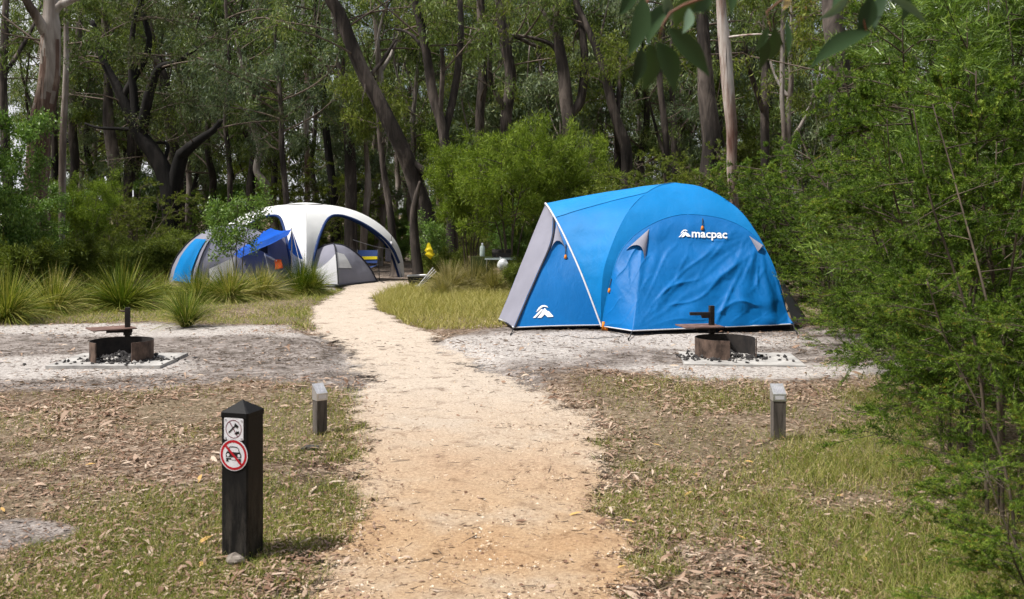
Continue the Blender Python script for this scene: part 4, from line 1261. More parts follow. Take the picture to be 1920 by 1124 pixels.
# ------------------------------------------------------------------ trees
def crown(mb, O, D, L, rng, leaf, k1=4, k2=5, nleaf=26, ball=0.3, ll=(0.11, 0.19), lw=0.024, droop=0.75, r0=0.03, up=0.15, zmax=99):
    """branches from O along D, split twice, with hanging leaf bunches at the ends. material 1 = wood, 2 = leaf"""
    n = len(O)
    B = rng.normal(0, .22, (n, 3)) * L[:, None] + np.array([0, 0, -0.10]) * L[:, None]
    Pn = quad_curve(O, D, L, B, 5)
    R = np.linspace(1, .4, 6)[None] * np.clip(L * .016, .012, r0)[:, None]
    mb.add(*vtube(Pn, R, 5), 1)
    O1, D1, L1 = ramify(O, D, L, B, k1, .95, .5, rng, .3, up)
    B1 = rng.normal(0, .2, (len(O1), 3)) * L1[:, None] + np.array([0, 0, -.16]) * L1[:, None]
    P1 = quad_curve(O1, D1, L1, B1, 3)
    mb.add(*vtube(P1, np.linspace(1, .35, 4)[None] * np.full((len(O1), 1), .011), 3), 1)
    O2, D2, L2 = ramify(O1, D1, L1, B1, k2, 1.0, .5, rng, .35, 0.0)
    B2 = rng.normal(0, .15, (len(O2), 3)) * L2[:, None] + np.array([0, 0, -.45]) * L2[:, None]
    mb.add(*vtube(quad_curve(O2, D2, L2, B2, 2), np.linspace(1, .4, 3)[None] * np.full((len(O2), 1), .006), 3), 1)
    m = len(O2)
    t = rng.uniform(.25, 1.05, (m, nleaf))
    C = O2[:, None] + D2[:, None] * (L2[:, None] * t)[..., None] + B2[:, None] * (t ** 2)[..., None] + rng.normal(0, ball, (m, nleaf, 3)) * .55
    shade = np.repeat(rng.uniform(0, 1, (m, 1)), nleaf, 1)
    C = C.reshape(-1, 3)
    ld = unit(rng.normal(0, 1, C.shape) * .62 + np.array([0, 0, -droop]))
    ln = rng.uniform(*ll, len(C))
    rv = np.clip(.65 * shade.ravel() + .35 * rng.uniform(0, 1, len(C)), 0, 1)
    ok = C[:, 2] < zmax
    V, F = leaf_quads(C[ok], ld[ok], ln[ok], lw * rng.uniform(.75, 1.3, ok.sum()), rng)
    mb.add(V, F, 2, rv[ok])

def strips(mb, pts, rad, n, rng, mat, ln=(.4, 1.1), w=.03):
    """ribbons of bark peeling off a trunk"""
    i = rng.integers(1, len(pts) - 1, n)
    a = rng.uniform(0, 6.28, n)
    r = rad[i] * 1.02
    out = np.stack([np.cos(a), np.sin(a), 0 * a], 1)
    O = pts[i] + out * r[:, None]
    L = rng.uniform(*ln, n)
    D = unit(np.array([0, 0, -1.0]) + out * .06)
    Bq = out * rng.uniform(-.01, .14, (n, 1)) + rng.normal(0, .03, (n, 3))
    Pn = quad_curve(O, D, L, Bq, 6)
    S = np.stack([-np.sin(a), np.cos(a), rng.normal(0, .15, n)], 1)
    Wn = np.linspace(1, .25, 7)[None] * rng.uniform(.35, 1, (n, 1)) * w
    mb.add(*ribbons(Pn, Wn, S), mat, rng.uniform(0, 1, n).repeat(6))

def hero(label, d, pts, bark_, leaf, name='gum_tree', limbs=(), seed=0, nb=14, cat='tree', zb=2.6, top=None, crown_kw=None, spread=(1.0, 2.4), peel=0, ztop=11.0, leafless=False, lean_y=0.0, upper=None):
    """tree whose trunk and limbs follow what the photo shows; pts (px, py, width px) from low to high"""
    rng = np.random.default_rng(1000 + seed)
    nb = int(nb * .75)
    w = np.array([P(x, y, d) for x, y, _ in pts])
    r = np.array([q / FPX * d / 2 for _, _, q in pts])
    w[:, 1] += np.linspace(0, lean_y, len(w))
    base = w[0].copy(); base[2] = -.05
    k = (w[0] - w[1]) / max(w[1][2] - w[0][2], .1) * max(w[0][2], .0) * .4
    base[:2] += k[:2]
    w = np.vstack([base, w]); r = np.concatenate([[r[0] * 1.35], r])
    if w[-1][2] > (HOR / FPX * d + CAM_H) * .93:          # leaves the top of the picture: carry on up
        dr = unit(w[-1] - w[-2]) * .6 + np.array([0, 0, .5])
        h = max(ztop - w[-1][2], 1.0)
        w = np.vstack([w, w[-1] + dr * h * .5, w[-1] + dr * h + rng.normal(0, .4, 3)])
        r = np.concatenate([r, [r[-1] * .75, r[-1] * .25]])
    n = max(14, int(len(w) * (7 if not upper else 22)))
    q = catmull(np.column_stack([w, r]), n)
    root = thing(name, label, cat, (base[0], base[1], 0))
    q[:, :2] += np.stack([vnoise(q[:, 2] * .9, q[:, 2] * 0 + seed, None, seed), vnoise(q[:, 2] * .9, q[:, 2] * 0 + seed + 50, None, seed)], 1) * .10 - .05
    m = MB(); m.tube(q[:, :3], np.maximum(q[:, 3], .01), 14, wob=.16, seed=seed)
    mats = [M[bark_]]
    if upper:
        # smooth pale upper trunk above the shaggy stocking
        zz = upper[1]
        for f, mi, rn in m.f:
            zc = np.vstack(m.v)[f[:, 0], 2]
            vv_ = np.vstack(m.v)[f[:, 0]]
            mi[zc + (vnoise(vv_[:, 0] * 14, vv_[:, 1] * 14, None, 8) - .5) * 1.6 > zz] = 1
        mats = [M[bark_], M[upper[0]]]
    trunk = m.build('trunk', mats, root)
    if peel:
        m = MB(); strips(m, q[:, :3], q[:, 3], peel, rng, 0); tag(m.build('peeling_bark', M[bark_], trunk), kind='stuff')
    tips = [q[:, :3]]
    for li, lp in enumerate(limbs):
        lw_ = np.array([P(x, y, d + dd) for (x, y, _), dd in zip(lp, np.linspace(0, rng.uniform(-1.0, 1.0), len(lp)))])
        lr = np.array([s / FPX * d / 2 for _, _, s in lp])
        j = np.argmin(np.linalg.norm((q[:, :3] - lw_[0]) * (1, .1, 1), axis=1))
        lw_[0] = q[j, :3]; lw_[1:, 1] += q[j, 1] - d
        if lw_[-1][2] > (HOR / FPX * d + CAM_H) * .95:
            lw_ = np.vstack([lw_, lw_[-1] + unit(lw_[-1] - lw_[-2]) * 1.6 + (0, 0, .8)]); lr = np.append(lr, lr[-1] * .4)
        c = catmull(np.column_stack([lw_, lr]), max(12, len(lw_) * 5))
        m = MB(); m.tube(c[:, :3], np.maximum(c[:, 3], .008), 9, wob=.12, seed=seed + li)
        m.build('limb', M[upper[0] if upper and c[0, 2] > upper[1] else bark_], trunk)
        tips.append(c[len(c) // 3:, :3])
    kw = dict(k1=4, k2=4, nleaf=30, ball=.2, zmax=HOR / FPX * d + CAM_H + .7)
    if crown_kw: kw.update(crown_kw)
    src = np.vstack([t[t[:, 2] > zb] for t in tips])
    if len(src) and not leafless and nb:
        i = rng.integers(0, len(src), nb)
        a = rng.uniform(0, 6.283, nb)
        D = unit(np.stack([np.cos(a), np.sin(a), rng.uniform(-.05, .9, nb)], 1))
        L = rng.uniform(*spread, nb)
        m = MB(); crown(m, src[i], D, L, rng, leaf, **kw)
        # first slot unused, wood 1, leaves 2
        m.build('crown', [M[bark_], M['twig'], M[leaf]], root)
    return root

# the left edge
hero('tall ribbon-barked gum with pale smooth top, nearest trunk at the left edge', 20, [(78, 440, 34), (70, 370, 40), (73, 300, 42), (84, 200, 40), (92, 110, 36), (97, 50, 34), (99, 0, 26)], 'bark_shaggy', 'gum_leaf',
     limbs=[[(92, 85, 22), (74, 40, 18), (52, 5, 15), (35, -40, 12)], [(98, 40, 22), (108, 15, 18), (135, 2, 12), (190, -30, 8)]], seed=1, nb=9, zb=4.6, peel=60, upper=('bark_grey', 4.3))
hero('thin pale straight gum just right of the ribbon-barked gum', 21.5, [(121, 440, 12), (121, 330, 13), (124, 220, 12), (127, 110, 10), (126, 20, 8)], 'bark_grey', 'gum_leaf', seed=2, nb=7, zb=4.6)
hero('big black-barked wattle forking low behind the grey blue tent', 27, [(330, 455, 38), (326, 400, 36), (318, 345, 34), (288, 290, 30), (262, 255, 27), (244, 215, 22), (218, 160, 17), (190, 105, 13), (170, 40, 9)], 'bark_black', 'dark_leaf', name='wattle_tree',
     limbs=[[(325, 375, 28), (338, 300, 26), (347, 285, 22), (375, 262, 16), (400, 245, 12), (415, 225, 8)],
            [(262, 255, 22), (272, 215, 20), (285, 160, 17), (300, 128, 13), (335, 115, 10), (370, 90, 7)],
            [(256, 245, 20), (252, 180, 15), (246, 120, 12), (252, 40, 9), (268, -10, 7)],
            [(250, 245, 9), (225, 242, 7), (185, 240, 5), (160, 232, 4)],
            [(285, 160, 13), (278, 95, 12), (270, 30, 10), (262, -20, 8)],
            [(338, 300, 8), (315, 272, 7), (290, 268, 5)]], seed=3, nb=48, zb=3.0, spread=(.9, 2.3), crown_kw=dict(ll=(.08, .14), lw=.02, nleaf=26, droop=.35))
hero('leaning brown trunk with a pale scar behind the black wattle', 31, [(335, 400, 24), (322, 230, 22), (308, 160, 21), (292, 100, 18), (275, 40, 14), (262, -10, 10)], 'bark_brown', 'olive_leaf', seed=4, nb=18, zb=3.6)
hero('stout brown double trunk low behind the left shrubs', 31, [(238, 440, 34), (222, 390, 30), (214, 320, 24), (205, 230, 20), (200, 120, 15), (196, 0, 10)], 'bark_brown', 'gum_leaf', limbs=[[(226, 400, 20), (240, 350, 17), (245, 280, 14), (248, 160, 11), (256, 20, 8)]], seed=5, nb=20, zb=4.0)
hero('dark straight trunk between the ribbon-barked gum and the double trunk', 33, [(140, 430, 16), (140, 330, 16), (138, 240, 15), (142, 120, 13), (150, 0, 10)], 'bark_brown', 'olive_leaf', seed=6, nb=16, zb=4)
hero('slim dark trunk left of the black wattle', 35, [(262, 440, 13), (258, 330, 13), (256, 200, 11), (262, 60, 9), (265, -5, 8)], 'bark_brown', 'gum_leaf', seed=7, nb=14, zb=4)
hero('dark trunk at the very left edge above the broad-leaved bush', 29, [(14, 430, 18), (12, 300, 18), (6, 180, 16), (10, 60, 14), (14, 0, 11)], 'bark_brown', 'gum_leaf', limbs=[[(10, 140, 9), (40, 90, 8), (70, 30, 6)]], seed=8, nb=14, zb=4)
# behind the camp
hero('crooked pale trunk leaning behind the white shelter', 30, [(512, 400, 15), (500, 350, 15), (482, 320, 13), (488, 280, 13), (478, 230, 12), (470, 190, 10), (455, 130, 8), (440, 60, 6)], 'bark_grey', 'gum_leaf', seed=9, nb=22, zb=3.6, spread=(.9, 2.2))
hero('slender upright gum with grey leaves above the young gum', 29, [(432, 420, 10), (430, 330, 10), (424, 240, 9), (430, 130, 8), (424, 20, 6)], 'bark_brown', 'grey_leaf', seed=10, nb=26, zb=3.2, crown_kw=dict(nleaf=28))
hero('slim gum with drooping grey leaves between black wattle and white shelter', 27, [(540, 400, 11), (536, 330, 11), (528, 240, 10), (520, 150, 8), (512, 40, 6)], 'bark_brown', 'grey_leaf', seed=11, nb=24, zb=3.0, crown_kw=dict(nleaf=28))
hero('bare pale dead branch tree high above the white shelter', 34, [(578, 400, 11), (576, 300, 11), (577, 190, 10), (572, 90, 9), (570, 20, 8)], 'bark_pale', 'gum_leaf', limbs=[[(575, 110, 6), (560, 80, 5), (548, 40, 4)], [(574, 100, 6), (592, 70, 5), (605, 20, 4)], [(574, 130, 5), (555, 105, 4), (540, 98, 3)], [(573, 85, 5), (585, 85, 4), (600, 100, 3)]], seed=12, nb=0)
hero('dark slender trunk over the top of the white shelter', 30, [(628, 400, 15), (622, 330, 15), (614, 240, 14), (606, 170, 12), (600, 100, 10), (590, 0, 8)], 'bark_black', 'gum_leaf', seed=13, nb=18, zb=3.8)
hero('thick dark trunk right above the white shelter arch', 28, [(657, 400, 22), (655, 330, 22), (650, 240, 20), (640, 150, 17), (634, 70, 17), (626, 0, 15)], 'bark_brown', 'gum_leaf', seed=14, nb=14, zb=4.2)
hero('big brown gum leaning steeply left over the white shelter', 25, [(800, 420, 40), (788, 375, 36), (772, 320, 31), (748, 265, 29), (718, 205, 28), (690, 150, 26), (662, 80, 25), (640, 30, 24), (622, -5, 22)], 'bark_brown', 'gum_leaf',
     limbs=[[(762, 295, 16), (800, 325, 14), (835, 352, 11), (850, 380, 9)], [(690, 150, 9), (720, 120, 7), (745, 80, 5)]], seed=15, nb=8, zb=4.6, peel=30, lean_y=-.6)
hero('trunk with dark sooty foot beside the yellow bag', 21.5, [(783, 500, 20), (779, 440, 17), (778, 400, 14), (784, 365, 10), (790, 340, 5)], 'bark_brown', 'gum_leaf', seed=16, nb=0)
hero('slim crooked trunk behind the right end of the white shelter', 26, [(742, 505, 19), (738, 440, 15), (732, 380, 13), (720, 310, 11), (712, 250, 9), (706, 180, 7)], 'bark_brown', 'olive_leaf', seed=17, nb=12, zb=3.2, spread=(.6, 1.4))
hero('pale brown trunk seen through the white shelter arch', 28.5, [(682, 480, 15), (684, 420, 14), (690, 350, 12), (690, 290, 9), (684, 220, 7)], 'bark_grey', 'gum_leaf', seed=18, nb=8, zb=3.4, spread=(.6, 1.4))
hero('tall trunk between leaning gum and bright bush, forked in two', 24, [(848, 470, 24), (846, 400, 22), (838, 320, 20), (830, 240, 20), (815, 180, 19), (803, 110, 17), (790, 40, 15), (780, -5, 13)], 'bark_brown', 'gum_leaf',
     limbs=[[(832, 250, 15), (848, 190, 15), (858, 130, 14), (864, 60, 12), (862, -5, 10)], [(826, 225, 10), (830, 130, 9), (828, 90, 7)], [(800, 95, 8), (770, 65, 6), (740, 55, 5)]], seed=19, nb=16, zb=4.4)
hero('dark pole-like trunk above the bright bush, left of a pair', 30, [(902, 420, 18), (902, 300, 18), (902, 200, 18), (905, 100, 17), (904, 0, 15)], 'bark_brown', 'gum_leaf', seed=20, nb=12, zb=4.4)
hero('brown trunk above the bright bush with a kinked limb', 29, [(948, 420, 22), (948, 300, 22), (948, 220, 22), (956, 150, 22), (948, 80, 20), (938, 0, 17)], 'bark_brown', 'olive_leaf', limbs=[[(948, 210, 11), (925, 165, 10), (918, 130, 9), (920, 60, 7)], [(955, 140, 8), (960, 72, 8), (1000, 85, 7), (1040, 98, 5)]], seed=21, nb=14, zb=4.4)
hero('forked brown trunk right of the bright bush', 27, [(1075, 430, 24), (1072, 300, 24), (1068, 225, 26), (1058, 160, 24), (1048, 90, 20), (1045, 0, 16)], 'bark_brown', 'gum_leaf', limbs=[[(1070, 215, 18), (1088, 190, 17), (1096, 130, 16), (1092, 60, 14), (1080, 0, 12)], [(1050, 110, 10), (1035, 85, 9), (1000, 72, 7), (960, 66, 5)], [(1050, 80, 9), (1030, 40, 8), (1010, 5, 7)]], seed=22, nb=14, zb=4.4)
hero('slanting brown trunk behind the peak of the blue tent', 27, [(1176, 400, 24), (1172, 290, 22), (1156, 230, 18), (1138, 165, 16), (1122, 110, 14), (1104, 60, 12), (1080, 0, 10)], 'bark_brown', 'olive_leaf', limbs=[[(1158, 240, 9), (1160, 180, 8), (1165, 100, 6)]], seed=23, nb=14, zb=4.4)
# right side
hero('pale peeling gum rising behind the right end of the blue tent', 18.5, [(1378, 400, 17), (1376, 330, 18), (1372, 260, 20), (1366, 190, 22), (1361, 120, 23), (1357, 60, 22), (1354, 0, 18)], 'bark_pale', 'gum_leaf', limbs=[[(1361, 62, 4), (1395, 66, 4), (1425, 64, 3), (1450, 66, 2)]], seed=24, nb=5, zb=5.2, peel=34)
hero('thick dark trunk just left of the pale peeling gum', 24, [(1332, 400, 38), (1330, 250, 36), (1326, 180, 32), (1322, 100, 26), (1320, 0, 20)], 'bark_brown', 'gum_leaf', seed=25, nb=12, zb=4.8)
hero('slender trunk between slanting trunk and thick dark trunk', 28, [(1250, 400, 12), (1248, 250, 12), (1240, 150, 11), (1246, 50, 9), (1250, -5, 8)], 'bark_brown', 'grey_leaf', seed=26, nb=20, zb=4.0)
hero('dark double-stemmed trunk right of the pale peeling gum', 26, [(1434, 400, 16), (1434, 230, 16), (1434, 130, 15), (1434, 40, 14), (1432, -5, 12)], 'bark_brown', 'olive_leaf', limbs=[[(1434, 220, 11), (1414, 160, 10), (1400, 110, 9), (1392, 40, 7)]], seed=27, nb=14, zb=4.4)
hero('thin grey pole of a gum behind the feathery shrubs', 23, [(1466, 400, 8), (1466, 250, 8), (1467, 130, 9), (1466, 30, 8), (1465, -5, 7)], 'bark_grey', 'gum_leaf', seed=28, nb=8, zb=4.6)
hero('broad brown trunk standing in the feathery shrubs at right', 16.5, [(1580, 420, 36), (1578, 260, 38), (1575, 160, 40), (1566, 80, 40), (1556, 0, 38)], 'bark_brown', 'gum_leaf', seed=29, nb=4, zb=5.2)
hero('pair of thin dark stems right of the broad brown trunk', 20, [(1645, 420, 12), (1645, 240, 12), (1640, 130, 11), (1632, 40, 10), (1626, -5, 9)], 'bark_brown', 'olive_leaf', limbs=[[(1645, 250, 8), (1668, 150, 7), (1680, 40, 6)]], seed=30, nb=12, zb=3.6)

# ---------------- repeated forest trees: a few patterns, shared meshes
def pattern_tree(seed, H, r, bark_, leaf, nb, zb, spread=(1.2, 3.0), lean=.6, kw=None):
    rng = np.random.default_rng(seed)
    n = 16
    z = np.linspace(-.1, H, n)
    w = np.stack([np.cumsum(rng.normal(0, lean / n * 1.6, n)), np.cumsum(rng.normal(0, lean / n * 1.6, n)), z], 1)
    w[:, :2] -= w[0, :2]
    q = catmull(np.column_stack([w, r * (1.15 - z / H)]), 40)
    tm = MB(); tm.tube(q[:, :3], np.maximum(q[:, 3], .015), 10, wob=.16, seed=seed)
    for _ in range(3):
        j = rng.integers(12, 26)
        a = rng.uniform(0, 6.28)
        e = catmull([q[j, :3], q[j, :3] + (.5 * math.cos(a), .5 * math.sin(a), .7), q[j, :3] + (1.0 * math.cos(a), 1.0 * math.sin(a), 2.2), q[j, :3] + (1.2 * math.cos(a + .4), 1.2 * math.sin(a + .4), 3.8)], 14)
        tm.tube(e, np.linspace(q[j, 3] * .65, .02, 14), 7)
    src = q[q[:, 2] > zb, :3]
    i = rng.integers(0, len(src), nb)
    a = rng.uniform(0, 6.283, nb)
    D = unit(np.stack([np.cos(a), np.sin(a), rng.uniform(-.1, .9, nb)], 1))
    cm = MB(); crown(cm, src[i], D, rng.uniform(*spread, nb), rng, leaf, **(kw or dict(k1=4, k2=3, nleaf=30, ball=.22, ll=(.15, .25), lw=.036)))
    t = make_mesh('trunk', np.vstack(tm.v), tm.f, [M[bark_]])
    c = make_mesh('crown', np.vstack(cm.v), cm.f, [M[bark_], M['twig'], M[leaf]])
    return t, c

PT = [pattern_tree(201, 11, .15, 'bark_brown', 'gum_leaf', 22, 3.2), pattern_tree(202, 12, .18, 'bark_black', 'olive_leaf', 22, 3.6), pattern_tree(203, 10, .12, 'bark_brown', 'grey_leaf', 26, 2.4),
      pattern_tree(204, 11, .13, 'bark_grey', 'gum_leaf', 20, 3.4), pattern_tree(205, 7, .07, 'bark_brown', 'olive_leaf', 26, 1.4, (.7, 1.7), .9), pattern_tree(206, 6, .06, 'bark_grey', 'grey_leaf', 24, 1.2, (.7, 1.6), .9)]

def spot_tree(px, d, k, label, group, sc=1.0, rz=None):
    x = (px - 960) / FPX * d
    root = thing('forest_tree', label, 'tree', (x, d, 0), group, random.uniform(0, 6.28) if rz is None else rz, sc)
    copy_parts([('trunk', PT[k][0]), ('crown', PT[k][1])], root)
LBL = {0: 'mid-size brown gum in the dense wood behind the campsites', 1: 'tall black-stemmed gum in the dense wood behind the campsites', 2: 'leafy grey-green gum in the dense wood behind the campsites',
       3: 'grey-barked gum in the dense wood behind the campsites', 4: 'small bushy olive understorey tree in the wood behind the campsites', 5: 'small grey-leaved understorey tree in the wood behind the campsites'}
rs_ = random.Random(5)
spots = []
for px in range(-20, 1960, 62):
    for row in range(2):
        d = 33 + 6.5 * row + rs_.uniform(-1.8, 2.4)
        spots.append((px + rs_.uniform(-26, 26) + 30 * row, d, rs_.choice([0, 3, 2, 3, 4, 5, 4, 5, 3]) if row == 0 else rs_.choice([0, 1, 2, 3, 3, 2])))
KIND = ['brown-barked gum', 'black-stemmed gum', 'leafy grey-green gum', 'grey-barked gum', 'small olive-leaved tree', 'small grey-leaved tree']
PLACE = [(110, 'behind the ribbon-barked gum'), (270, 'between ribbon-barked gum and black wattle'), (420, 'behind the black wattle'), (540, 'behind the young gum'), (680, 'behind the white shelter'), (830, 'behind the leaning gum'),
         (980, 'behind the bright bush'), (1120, 'behind the forked brown trunk'), (1260, 'behind the slanting trunk'), (1420, 'behind the pale peeling gum'), (1600, 'behind the broad brown trunk'), (9999, 'behind the right edge thicket')]
seen = {}
spots = [q for q in spots if not (q[0] < 95 or 545 < q[0] < 610 or (q[1] < 37 and 190 < q[0] < 240))]
for px, d, k in sorted(spots, key=lambda q: (round(q[1] / 9), q[0])):
    pl = next(t for lim, t in PLACE if px < lim)
    dep = 'second tree row' if d > 37.5 else 'first tree row'
    lb = '%s, %s %s' % (KIND[k], dep, pl)
    seen.setdefault(lb, []).append((px, d, k))
ORD = ['leftmost', 'second from left', 'third from left', 'fourth from left', 'fifth from left', 'sixth from left', 'seventh from left']
for lb, members in seen.items():
    for i, (px, d, k) in enumerate(sorted(members)):
        spot_tree(px, d, k, lb if len(members) == 1 else lb + ', ' + ORD[i], 'trees of the wood behind the campsites', rs_.uniform(.85, 1.15))

# deeper wood: one mass
def scatter_object(name, items, meshes, label):
    """one object: copies of the given plant meshes at points (x, y, z, turn, size, which)"""
    pts = np.array(items)
    me = bpy.data.meshes.new(name)
    me.vertices.add(len(pts))
    me.vertices.foreach_set('co', pts[:, :3].astype(np.float32).ravel())
    for nm, col in (('turn', 3), ('size', 4), ('which', 5)):
        a = me.attributes.new(nm, 'FLOAT', 'POINT')
        a.data.foreach_set('value', pts[:, col].astype(np.float32))
    o = link(name, me)
    ng = bpy.data.node_groups.new(name, 'GeometryNodeTree')
    ng.interface.new_socket('Geometry', in_out='INPUT', socket_type='NodeSocketGeometry')
    ng.interface.new_socket('Geometry', in_out='OUTPUT', socket_type='NodeSocketGeometry')
    gi, go = ng.nodes.new('NodeGroupInput'), ng.nodes.new('NodeGroupOutput')
    def attr(nm):
        a = ng.nodes.new('GeometryNodeInputNamedAttribute'); a.data_type = 'FLOAT'
        a.inputs['Name'].default_value = nm
        return a.outputs['Attribute']
    join = ng.nodes.new('GeometryNodeJoinGeometry')
    cx = ng.nodes.new('ShaderNodeCombineXYZ'); ng.links.new(attr('turn'), cx.inputs['Z'])
    for k, parts in enumerate(meshes):
        cmp_ = ng.nodes.new('FunctionNodeCompare'); cmp_.data_type = 'FLOAT'; cmp_.operation = 'EQUAL'
        ng.links.new(attr('which'), cmp_.inputs['A']); cmp_.inputs['B'].default_value = float(k); cmp_.inputs['Epsilon'].default_value = .1
        for pm in parts:
            src = bpy.data.objects.new(pm.name + '_source', pm)
            oi = ng.nodes.new('GeometryNodeObjectInfo'); oi.inputs['Object'].default_value = src; oi.inputs['As Instance'].default_value = True
            ip = ng.nodes.new('GeometryNodeInstanceOnPoints')
            ng.links.new(gi.outputs[0], ip.inputs['Points'])
            ng.links.new(cmp_.outputs['Result'], ip.inputs['Selection'])
            ng.links.new(oi.outputs['Geometry'], ip.inputs['Instance'])
            ng.links.new(cx.outputs[0], ip.inputs['Rotation'])
            ng.links.new(attr('size'), ip.inputs['Scale'])
            ng.links.new(ip.outputs[0], join.inputs[0])
    ng.links.new(join.outputs[0], go.inputs[0])
    md = o.modifiers.new('plants', 'NODES'); md.node_group = ng
    return tag(o, label, kind='stuff')

items = []
for row in range(5):
    d0 = 46 + row * 7.0
    half = d0 * .56 + 6
    for x in np.arange(-half, half, 3.9):
        items.append((x + rs_.uniform(-1.1, 1.1), d0 + rs_.uniform(-2.4, 2.4), 0, rs_.uniform(0, 6.28), rs_.uniform(.9, 1.3) * (1 + row * .02), rs_.choice([0, 1, 2, 3, 2, 0, 4, 5])))
items = [q for q in items if not (960 + q[0] / q[1] * FPX < 100 and rs_.random() < .75) and not (540 < 960 + q[0] / q[1] * FPX < 615 and rs_.random() < .7)]
# the wood also closes the clearing to both sides and behind the camera, out of the picture
for a in np.arange(0, 6.283, .11):
    for rr_ in (19, 25):
        x, y = rr_ * 1.1 * math.sin(a + rs_.uniform(-.04, .04)), 9 + rr_ * math.cos(a)
        if abs(x) > y * .56 + 3.2:
            items.append((x, y, 0, rs_.uniform(0, 6.28), rs_.uniform(.8, 1.1), rs_.choice([0, 1, 2, 3])))
scatter_object('forest', items, PT, 'dense dim gum wood closing the view far behind the campsites')

# ------------------------------------------------------------------ shrubs
def spray_shrub(seed, H, R, stems, leafm, k=(7, 9, 16), ll=(.012, .022), lw=.004, zlow=.15, stem_r=.02, fan=1.0, lay=.35, droop=-.1, stem_mat='stem', cols=1.0, jit=0.0):
    """feathery shrub: stems, level side branches, fine sprays set with small leaves"""
    rng = np.random.default_rng(seed)
    wood = MB(); lf = MB()
    O0, D0, L0 = [], [], []
    for s in range(stems):
        a = s / stems * 6.283 + rng.uniform(-.4, .4)
        h = H * rng.uniform(.7, 1.0)
        lean = R * rng.uniform(.15, .75)
        c = catmull([(0.08 * math.cos(a), .08 * math.sin(a), -.05), (.35 * lean * math.cos(a), .35 * lean * math.sin(a), h * .4), (lean * math.cos(a + .2), lean * math.sin(a + .2), h * .78), (lean * 1.25 * math.cos(a + .3), lean * 1.25 * math.sin(a + .3), h)], 22)
        wood.tube(c, np.linspace(stem_r, .004, 22), 6, 0)
        nb = int(10 + 8 * fan)
        j = rng.uniform(zlow, 1, nb) ** .9
        o = np.stack([np.interp(j, np.linspace(0, 1, 22), c[:, q]) for q in range(3)], 1)
        aa = a + rng.normal(0, 1.3, nb)
        d = unit(np.stack([np.cos(aa), np.sin(aa), rng.normal(lay, .25, nb)], 1))
        O0.append(o); D0.append(d); L0.append(R * rng.uniform(.45, .95, nb) * (1.1 - .55 * j))
    O0, D0, L0 = np.vstack(O0), np.vstack(D0), np.concatenate(L0)
    B0 = np.array([0, 0, droop]) * L0[:, None] + rng.normal(0, .12, O0.shape) * L0[:, None]
    wood.add(*vtube(quad_curve(O0, D0, L0, B0, 4), np.linspace(1, .3, 5)[None] * np.full((len(O0), 1), stem_r * .3), 4), 0)
    O1, D1, L1 = ramify(O0, D0, L0, B0, k[0], .75, .42, rng, .15, .05, .5)
    B1 = rng.normal(0, .1, O1.shape) * L1[:, None] + np.array([0, 0, -.12]) * L1[:, None]
    wood.add(*vtube(quad_curve(O1, D1, L1, B1, 2), np.full((len(O1), 3), .0018) * (1 + 20 * lw), 3), 0)
    O2, D2, L2 = ramify(O1, D1, L1, B1, k[1], .7, .45, rng, .1, .02, .5)
    n, m = len(O2), k[2]
    t = np.linspace(.05, 1, m)[None] + rng.uniform(-.03, .03, (n, m))
    C = O2[:, None] + D2[:, None] * (L2[:, None] * t)[..., None] + np.array([0, 0, -.1]) * (L2[:, None] * t ** 2)[..., None]
    side = unit(np.cross(np.broadcast_to(D2[:, None], C.shape), rng.normal(size=C.shape)))
    ld = unit(D2[:, None] * .75 + side * .75)
    C, ld = C.reshape(-1, 3) + rng.normal(0, 1, (n * m, 3)) * jit, ld.reshape(-1, 3)
    rv = np.clip(.6 * np.repeat(rng.uniform(0, 1, n), m) + .4 * rng.uniform(0, 1, n * m), 0, 1) * cols
    V, F = leaf_quads(C, ld, rng.uniform(*ll, len(C)), lw * rng.uniform(.7, 1.3, len(C)), rng)
    lf.add(V, F, 0, rv)
    return (make_mesh('stems', np.vstack(wood.v), wood.f, [M[stem_mat]]), make_mesh('foliage', np.vstack(lf.v), lf.f, [M[leafm]]))

def put_shrub(pat, name, label, px, d, sc=1.0, rz=0.0, cat='shrub', group=None, z=0.0):
    x = (px - 960) / FPX * d
    root = thing(name, label, cat, (x, d, z), group, rz, sc)
    copy_parts([('stems', pat[0]), ('foliage', pat[1])], root)
    return root

S_near = spray_shrub(301, 2.6, 1.0, 4, 'feather_leaf', (8, 9, 22), (.014, .026), .0052, .12, .013)
S_near2 = spray_shrub(302, 2.6, 1.0, 4, 'feather_leaf', (8, 9, 22), (.014, .026), .0052, .12, .013, lay=.15)
S_mid = spray_shrub(303, 3.0, 1.25, 6, 'feather_leaf', (6, 6, 14), (.022, .04), .0075, .05, .025)
S_far = spray_shrub(304, 3.0, 1.4, 6, 'feather_leaf', (5, 5, 12), (.035, .06), .012, .05, .025)
S_olive = spray_shrub(308, 2.8, 1.4, 6, 'olive_leaf', (5, 5, 12), (.035, .06), .013, .05, .025)
S_bright = spray_shrub(305, 3.4, 1.35, 6, 'bright_leaf', (6, 5, 8), (.09, .15), .017, .38, .03, lay=.45, jit=.06)
S_willow = spray_shrub(306, 4.0, 1.2, 5, 'willow_leaf', (6, 5, 10), (.09, .15), .011, .1, .022, lay=.3, jit=.03)
S_broad = spray_shrub(307, 3.2, 1.0, 6, 'broad_leaf', (6, 5, 9), (.05, .085), .03, .1, .022, lay=.2, jit=.07)
S_low = spray_shrub(309, 1.1, .75, 6, 'olive_leaf', (6, 5, 8), (.07, .12), .015, .1, .012, cols=.9, jit=.05)
